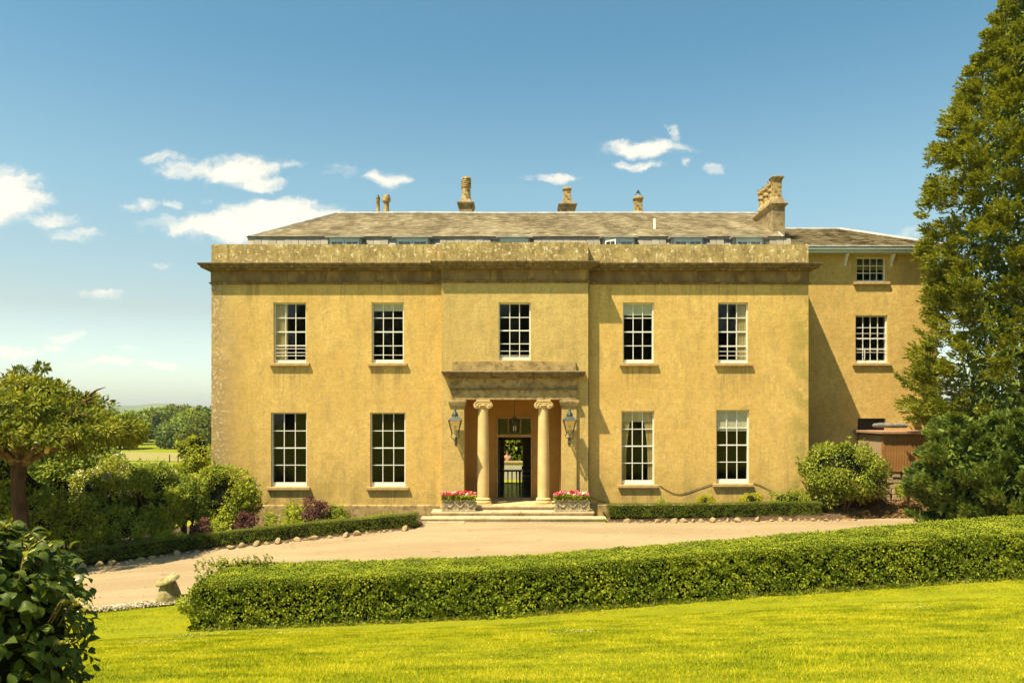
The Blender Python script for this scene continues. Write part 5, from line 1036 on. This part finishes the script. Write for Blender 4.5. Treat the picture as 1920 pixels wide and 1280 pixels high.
# juniper mass
def juniper(px, d, R, H, n, label, seed):
    H = H*.98; r_ = np.random.default_rng(seed); x_ = X(px, d); J = thing('juniper', label, 'shrub', (x_, d-D0, g1(x_, d-D0)), 0, 'dark junipers under the conifer')
    cd_ = lambda q: R*np.interp(q, [0, .12, .35, .6, .8, .93, 1], [.72, .9, 1.0, .93, .72, .42, .12])
    V = spray_tree(J, 130, n*2, 26, H, .13, .036, r_, .9, cd_, length=.4, br=.42, sp=.09, zlo=0.)
    n2 = n//4; a_ = r_.random(n2)*2*PI; q = np.sqrt(r_.random(n2)); 
    link('foliage', soup('foliage', V, 4, 'juniper'), J)['kind'] = 'stuff'
    n3 = 5000; D3 = rnd_dirs(n3, r_); P3 = D3*np.array([R*.8, R*.8, H*.46])*(r_.random((n3, 1))**.4)+np.array([0, 0, H*.46])
    link('inner_foliage', soup('inner_foliage', leaf_quads(P3, rnd_dirs(n3, r_), rnd_dirs(n3, r_), .26, .12, .1, r_), 4, 'juniper'), J)['kind'] = 'stuff'
juniper(1808, 23.9, 1.42, 3.75, 2600, 'dark green juniper at the left foot of the conifer, touching the drive', 31)
juniper(1905, 23.2, 1.70, 3.75, 2400, 'dark green juniper at the right frame edge under the conifer', 32)

shrub('laurel', 'dark evergreen mass behind the junipers at the end of the wing', 1850, 0, 28.6, (2.1, 1.2, 1.9), 12000, 'darkgreen', .13, lumps=44, ytop=745, z0=.4)
# left tree: pollarded spreading crown
r_ = np.random.default_rng(41); TX, TD = X(38, 22.9), 22.9; tr = thing('spreading_tree', 'low spreading tree with flat-domed crown and cut limbs at left', 'tree', (TX, TD-D0, g1(TX, TD-D0)))
tz = g1(TX, TD-D0); tr.scale = (1.09, .62, 1.09)
trunk(tr, [(0.16, 0, -.3), (.10, 0, .3), (.04, 0, .8), (.06, 0, 1.3), (-.02, 0, 1.8), (-.07, 0, 2.3), (-.04, 0, 2.8), (-.0, 0, 3.2)], [.38, .27, .23, .20, .22, .19, .21, .15])
limbs = []; g = G()
spec = [(-.2, 2.7, .85, .13), (.5, 2.6, .8, .10), (-.75, 2.9, 1.3, .12), (1.2, 2.4, 1.4, .09), (2.2, 2.3, 1.5, .09), (3.3, 2.8, 1.3, .12), (-1.45, 2.4, 1.7, .10), (-2.2, 2.5, 1.6, .10), (.15, 1.8, 1.8, .08), (-1.0, 1.5, 1.9, .08), (3.9, 1.8, 1.8, .08)]
tips = []
rr = random.Random(3)
for a, R__, dz, rad in spec:
    c_, s_ = math.cos(a), math.sin(a); p0 = (0, 0, 2.95); p1 = (R__*.25*c_, R__*.25*s_, 3.15+dz*.18); p2 = (R__*.6*c_, R__*.6*s_, 3.1+dz*.6); p3 = (R__*c_, R__*s_, 3.05+dz)
    g.tube([p0, p1, p2, p3], [rad*.8, rad*.62, rad*.42, rad*.15], 8); limbs.append((p1, p2, p3))
    for k in range(5):
        q = rr.uniform(.3, 1); b = Vector(p1).lerp(Vector(p2), min(1, q*2)) if q < .5 else Vector(p2).lerp(Vector(p3), q*2-1); aa = a+rr.uniform(-1.1, 1.1); e = b+Vector((math.cos(aa)*.6, math.sin(aa)*.6, rr.uniform(.1, .45)))
        g.tube([b, (b+e)/2+Vector((0, 0, .05)), e], [.04, .028, .01], 5); tips.append(e)
g.obj('limbs', 'limb', tr, True)
for k, (a, l_) in enumerate(((-.3, 1.2), )):
    G().tube([(math.cos(a)*.9, math.sin(a)*.9-.15, 3.35), (math.cos(a)*1.0, math.sin(a)*1.0-.35, 3.45)], [.07, .065], 10).obj('cut_stub', 'column', tr, True)
# crown points: between lower cone and upper dome
nC = 340; aa = r_.random(nC)*2*PI; rq = np.sqrt(r_.random(nC))*3.1; topz = 5.45+.34*wob(np.stack([np.cos(aa)*rq, np.sin(aa)*rq, 0*rq], -1), 1.9)-1.65*(rq/3.1)**1.9; botz = 3.45+.45*(rq/3.1)**1.3-.75*(np.sin(aa) > .0)*(1-rq/4)
tt_ = r_.random(nC)**.6; cz = botz+(topz-botz)*tt_; keep = ~((np.sin(aa) < .0) & (tt_ < .5) & (rq < 2.7))
C_ = np.stack([np.cos(aa)*rq, np.sin(aa)*rq, cz], -1)[keep]; rc = r_.uniform(.14, .38, len(C_)); n = 50000; k = r_.integers(len(C_), size=n); Dv = unit(rnd_dirs(n, r_)+np.array([0, 0, .35]))
P = C_[k]+Dv*(rc[k]*r_.uniform(.5, 1.15, n))[:, None]*np.array([1.15, 1.4, .7]); A = unit(Dv+.7*rnd_dirs(n, r_)-np.array([0, 0, .3])); Nl = unit(Dv+rnd_dirs(n, r_)*.6+np.array([0, 0, .4]))
link('crown', soup('crown', leaf_quads(P, A, Nl, .15, .065, .1, r_), 4, 'catalpa'), tr)['kind'] = 'stuff'
# woody knuckles above the crown
g = G()
for k in range(16):
    a = rr.uniform(1.8, 4.4); R__ = rr.uniform(.3, 1.7); z_ = 5.1-.8*(R__/3.4)**2.2; x_, y_ = R__*math.cos(a), R__*math.sin(a)
    g.tube([(x_, y_, z_-.5), (x_+rr.uniform(-.1, .1), y_, z_), (x_+rr.uniform(-.2, .3), y_+rr.uniform(-.2, .2), z_+rr.uniform(.2, .42))], [.035, .03, .02], 5)
g.obj('knuckles', 'branch', tr)

# background trees across the meadow
def far_tree(name, label, px, d, w, h, seed, mat='wood', trunk_=True, z0=None, group='trees across the meadow', nl=2600, leafs=None):
    h = h*(.8 if group else 1)
    r_ = np.random.default_rng(seed); x_ = X(px, d); z_ = g1(x_, d-D0) if z0 is None else z0; T = thing(name, label, 'tree', (x_, d-D0, z_), 0, group)
    P, Dn = lumpy(nl, (w/2, w/2*.9, h*.46), 34, .34, r_, base_cut=-.75, inner=.1); P[:, 2] += h*.53; n = len(P); L_ = leafs or w*.075
    link('crown', soup('crown', leaf_quads(P, unit(rnd_dirs(n, r_)+Dn*.5), unit(Dn+.6*rnd_dirs(n, r_)+np.array([0, 0, .4])), L_, L_*.8, .1, r_), 4, mat), T)['kind'] = 'stuff'
    g = G().lathe([(w*.10, h*.12), (w*.30, h*.3), (w*.36, h*.5), (w*.30, h*.72), (w*.05, h*.9)], n=12); g.obj('dark_crown_core', 'core', T)  # solid dark body filling the crown, shade put into its colour
    G().tube([(0, 0, -1), (0, 0, h*.4)], [w*.035, w*.02], 8).obj('trunk', 'bark', T)
specs = [(225, 205, 13, 9.5, 'bushy tree at the left end of the meadow wood, beside the spreading tree'), (247, 232, 12, 11, 'dark tree behind the left end of the meadow'), (275, 250, 13, 11.5, 'round tree in the meadow wood just below the left slope of the hill'),
    (300, 258, 12, 12.5, 'taller tree near the middle of the meadow wood, under the hill top'), (322, 262, 13, 12.5, 'broad tree right of the middle of the meadow wood'), (352, 262, 14, 12.5, 'wide tree near the right end of the meadow wood'), (384, 245, 14, 13.0, 'tallest tree at the right end of the meadow wood, touching the house corner'),
    (328, 208, 10.5, 8.8, 'large round bush standing forward in the meadow'), (358, 200, 8.5, 6.8, 'smaller round bush at the right of the pair in the meadow'), (345, 232, 11, 10, 'tree directly behind the pair of round bushes'), (372, 225, 11, 10.5, 'tree between the round bushes and the house corner'),
    (200, 250, 14, 12, 'tree of the meadow wood mostly hidden behind the spreading crown'), (160, 250, 14, 12, 'second tree hidden behind the spreading crown'), (288, 295, 14, 13.5, 'back-row tree at the left of the meadow wood'), (340, 300, 15, 14.5, 'back-row tree at the centre of the meadow wood'), (400, 235, 13, 13, 'tree behind the left house corner')]
for i, (px, d, w, h, lb) in enumerate(specs): far_tree('broadleaf_tree', lb, px, d, w, h, 100+i, ['wood', 'darkgreen', 'wood', 'juniper'][i % 4])
for i in range(26):
    pass
# garden trees behind the house (seen through the hall) and trees behind the viewer (reflected in the panes)
far_tree('garden_tree', 'bright green tree seen through the open hall doorway', 968, 62, 9, 9, 301, 'lime', z0=-1.2, group=None, nl=6000, leafs=.3)
for i, (x_, y_, w, h) in enumerate(((-30, -92, 20, 19), (-12, -96, 22, 21), (6, -90, 20, 18), (22, -95, 22, 22), (40, -90, 20, 19), (-48, -88, 22, 20), (58, -92, 22, 20))):
    r_ = np.random.default_rng(400+i); T = thing('broadleaf_tree', ['broad', 'tall', 'rounded', 'large', 'bushy', 'dark', 'spreading'][i]+' tree in the belt facing the house, seen only as a reflection in the panes', 'tree', (x_, y_, 2.2), 0, 'trees facing the house')
    P, Dn = lumpy(2500, (w/2, w/2, h*.48), 30, .34, r_, base_cut=-.9); P[:, 2] += h*.5; n = len(P)
    link('crown', soup('crown', leaf_quads(P, unit(rnd_dirs(n, r_)+Dn*.5), unit(Dn+.6*rnd_dirs(n, r_)), 1.1, .9, .1, r_), 4, 'wood'), T)['kind'] = 'stuff'
    G().tube([(0, 0, -1), (0, 0, h*.5)], [.5, .3], 8).obj('trunk', 'bark', T)
    G().lathe([(w*.15, h*.08), (w*.38, h*.3), (w*.4, h*.5), (w*.32, h*.75), (w*.05, h*.92)], n=12).obj('dark_crown_core', 'core', T)  # dark filler body, crown shade given as colour
# fence posts in the meadow
for i, px in enumerate((318, 334, 348)): tag(G().box(-.08, .08, -.08, .08, -.3, 1.6).obj('fence_post', 'wood_dark', loc=(X(px, 152), 152-D0, g1(X(px, 152), 152-D0))), ['left', 'middle', 'right'][i]+' thin fence post at the edge of the dry grass strip', 'fence post', 'fence posts in the meadow')

# ------------------------------------------------------------------ near bush with large leaves, bottom left
r_ = np.random.default_rng(77); NB = Vector((X(-60, 4.4), 4.4-D0, g1(-3, 4.4-D0))); nb = thing('leafy_bush', 'dark broad-leaved bush close to the camera at the lower left edge', 'bush', NB)
def leaf_shape(name, mat, L_=.075, W_=.055, curl=.012):
    half = [(0, 0), (.10, .30), (.28, .46), (.45, .5), (.62, .44), (.80, .27), (1, 0)]; vs = []; fs = []
    for t_, w_ in half: vs.append((t_*L_, 0, -curl*4*(t_-.5)**2+curl))
    for t_, w_ in half[1:-1]:
        vs.append((t_*L_+.002*(int(t_*50) % 2), w_*W_, -curl*4*(t_-.5)**2+curl+w_*W_*.28)); vs.append((t_*L_+.002*(int(t_*50) % 2), -w_*W_, -curl*4*(t_-.5)**2+curl+w_*W_*.28))
    Lx = lambda i: 7+2*(i-1); Rx = lambda i: 8+2*(i-1)
    fs += [(0, 1, Lx(1)), (0, Rx(1), 1)]
    for i in range(1, 5): fs += [(i, i+1, Lx(i+1), Lx(i)), (i, Rx(i), Rx(i+1), i+1)]
    fs += [(5, 6, Lx(5)), (5, Rx(5), 6)]
    me = bpy.data.meshes.new(name); me.from_pydata(vs, [], fs); me.materials.append(M[mat]); me.polygons.foreach_set('use_smooth', [True]*len(fs)); me.update(); return me
LM = [leaf_shape('leaf', 'nearleaf'), leaf_shape('leaf', 'nearleaf', .085, .066, .02), leaf_shape('leaf', 'nearleaf', .062, .05, -.008)]
LS = [leaf_shape('young_leaf', 'shoot', .06, .028, .01), leaf_shape('young_leaf', 'shoot', .05, .03, -.005)]
# envelope in the plane of the bush: right outline x(z) relative to NB (radius), built as rounded dome
ztop = Z(985, 4.4)-NB.z
def env_r(zr): return np.interp(zr, [0, .25*ztop, .45*ztop, .6*ztop, .75*ztop, .88*ztop, 1.0*ztop], [.55, .58, .61, .61, .57, .46, .22])
def place(k, t_, ang, zr, rr_, parent=nb, name='leaf', meshes=LM):
    x_ = rr_*math.cos(ang); y_ = rr_*math.sin(ang); out = Vector((math.cos(ang), math.sin(ang), .25+1.2*max(0, zr/ztop-.6)))
    down = Vector((0, 0, -1)); ax = (out*.45+down*random.uniform(.3, 1.)+Vector((random.gauss(0, .45), random.gauss(0, .45), random.gauss(0, .3)))).normalized()
    nn = (out.normalized()*.8+Vector((0, 0, .7))+Vector((random.gauss(0, .3), random.gauss(0, .3), random.gauss(0, .3)))); side = nn.cross(ax).normalized(); nn = ax.cross(side).normalized()
    return (x_, y_, zr), Matrix((ax, side, nn)).transposed().to_euler()
for k in range(300):
    ang = random.uniform(-2.5, .55); zr = ztop*(.08+.92*random.random()**.75); r0 = float(env_r(zr))*random.uniform(.9, 1.06)
    loc, rot = place(k, 0, ang, zr, r0); s = random.uniform(.75, 1.2); link('leaf', LM[k % 3], nb, loc, rot, (s, s, s))
# the rest of the leaves joined
import itertools
base_me = LM[0]; bv = np.array([v_.co[:] for v_ in base_me.vertices]); bf = [tuple(p_.vertices) for p_ in base_me.polygons]; VV = []; FF = []
for k in range(3600):
    ang = random.uniform(-PI, PI); zr = ztop*random.uniform(-.02, .99); r0 = float(env_r(zr))*random.uniform(.55, 1.0)
    loc, rot = place(k, 0, ang, zr, r0); R_ = np.array(rot.to_matrix())*random.uniform(.75, 1.15); o0 = len(VV)*len(bv); VV.append(bv@R_.T+np.array(loc)); FF += [tuple(i+o0 for i in f_) for f_ in bf]
me = bpy.data.meshes.new('foliage'); me.from_pydata(np.concatenate(VV).tolist(), [], FF); me.materials.append(M['nearleaf']); me.polygons.foreach_set('use_smooth', [True]*len(FF)); me.update(); link('foliage', me, nb)['kind'] = 'stuff'
G().lathe([(.42, -.2), (.46, ztop*.3), (.48, ztop*.6), (.34, ztop*.8), (.05, ztop*.92)], n=14).obj('dark_core', 'core', nb)  # solid dark filler inside the bush, shade behind the leaves as colour
for k in range(40):
    ang = random.uniform(-2.6, .3); r0 = random.uniform(.05, .52); zr = ztop*.93-.25*(r0/.6)**2; h_ = random.uniform(.06, .17); lean = random.uniform(-.04, .12)
    if k > 34: ang = random.uniform(-.4, .1); r0 = .55; zr = ztop*random.uniform(.5, .7); h_ = .04; lean = random.uniform(.12, .2)
    x_, y_ = r0*math.cos(ang), r0*math.sin(ang)
    sh = G().tube([(x_, y_, zr-.08), (x_+lean*.4, y_, zr+h_*.6), (x_+lean, y_, zr+h_)], [.005, .004, .002], 5).obj('shoot', 'branch', nb)
    for q in range(6):
        f_ = .35+.65*q/5; an = q*2.4; ax = Vector((math.cos(an)*.7+.3, math.sin(an)*.7, .6)).normalized(); nn = Vector((0, -.2, 1)); sd_ = nn.cross(ax).normalized(); nn = ax.cross(sd_)
        s = random.uniform(.7, 1.1); link('young_leaf', LS[q % 2], sh, (x_+lean*f_, y_, zr+h_*f_), Matrix((ax, sd_, nn)).transposed().to_euler(), (s, s, s))

# ------------------------------------------------------------------ lawn grass and daisies
def grass(n, d0, d1, hmean, wid):
    d = np.sqrt(RNG.random(n)*(d1**2-d0**2)+d0**2); x_ = RNG.uniform(-.70, .72, n)*d; y_ = d-D0
    P = np.stack([x_, y_, gz(x_, y_)-.004], -1); a = RNG.random(n)*PI; S = np.stack([np.cos(a), np.sin(a), 0*a], -1)*wid*.5*RNG.uniform(.6, 1.4, n)[:, None]
    tip = np.stack([RNG.normal(0, .45, n), RNG.normal(0, .45, n), np.ones(n)], -1)*(hmean*RNG.uniform(.5, 1.4, n)*(1+.35*wob(P, .9)))[:, None]
    V = np.empty((n, 3, 3)); V[:, 0] = P-S; V[:, 1] = P+S; V[:, 2] = P+tip; return V
Va = grass(460000, 6.2, 18.3, .027, .009)
fy = np.interp(Va[:, 0, 0], [p[0] for p in HL], [p[1] for p in HL]); keep = (Va[:, 0, 1] < fy+.1) | (Va[:, 0, 0] < HL[0][0]-.05); Va = Va[keep]
tag(link('lawn_grass', soup('lawn_grass', Va.reshape(-1, 3), 3, 'blade')), 'mown yellow-green lawn in front of the long hedge', kind='stuff')
n = 420; cxs = [(X(365, 14.9), 14.9), (X(540, 15.1), 15.1), (X(280, 13.3), 13.3), (X(1080, 13.), 13.), (X(10, 11), 11), (X(1700, 14.5), 14.5)]; k = RNG.integers(len(cxs), size=n)
C_ = np.array(cxs)[k]; x_ = C_[:, 0]+RNG.normal(0, .3, n); d = C_[:, 1]+RNG.normal(0, .3, n); sc = RNG.random(n) < .2; x_[sc] = RNG.uniform(-8, 9, sc.sum()); d[sc] = RNG.uniform(8, 16, sc.sum()); y_ = d-D0
P = np.stack([x_, y_, gz(x_, y_)+.04], -1); A = rnd_dirs(n); A[:, 2] = 0; tag(link('daisies', soup('daisies', leaf_quads(P, A, np.tile([0, 0, 1.], (n, 1)), .016, .016, .05), 4, 'whitefl')), 'scattered white daisies in the lawn', kind='stuff')
# tufts of long grass at the foot of the long hedge
Vs = []
for k in range(420):
    x_ = random.uniform(-6.4, 12); y_ = float(np.interp(x_, [p[0] for p in HL], [p[1] for p in HL]))+random.uniform(-.06, .08); h_ = random.choice([.06, .08, .1, .1, .2]); m_ = 7
    a = RNG.random(m_)*2*PI; ln = h_*RNG.uniform(.6, 1.3, m_); b0 = np.array([x_, y_, g1(x_, y_)]); S = np.stack([np.cos(a+1.5), np.sin(a+1.5), 0*a], -1)*.005; T_ = np.stack([np.cos(a)*.4, np.sin(a)*.4, 1+0*a], -1)*ln[:, None]
    V = np.empty((m_, 3, 3)); V[:, 0] = b0-S; V[:, 1] = b0+S; V[:, 2] = b0+T_; Vs.append(V)
tag(link('long_grass', soup('long_grass', np.concatenate(Vs).reshape(-1, 3), 3, 'shoot')), 'unmown grass tufts along the foot of the long hedge', kind='stuff')

# ------------------------------------------------------------------ summer haze: one closed box of thin air round the whole place
hm = bpy.data.materials.new('haze'); hm.use_nodes = True; ht = hm.node_tree; ht.nodes.clear()
ho = N(ht, 'ShaderNodeOutputMaterial'); hv = N(ht, 'ShaderNodeVolumePrincipled'); hv.inputs['Color'].default_value = (.95, .97, 1.0, 1); hv.inputs['Density'].default_value = .00012; hv.inputs['Anisotropy'].default_value = .2
L(ht, hv.outputs[0], ho.inputs['Volume']); M['haze'] = hm
tag(G().box(-4100, 4100, -500, 3300, -9, 42).obj('haze', 'haze'), 'thin summer haze over the distant hill', kind='stuff')
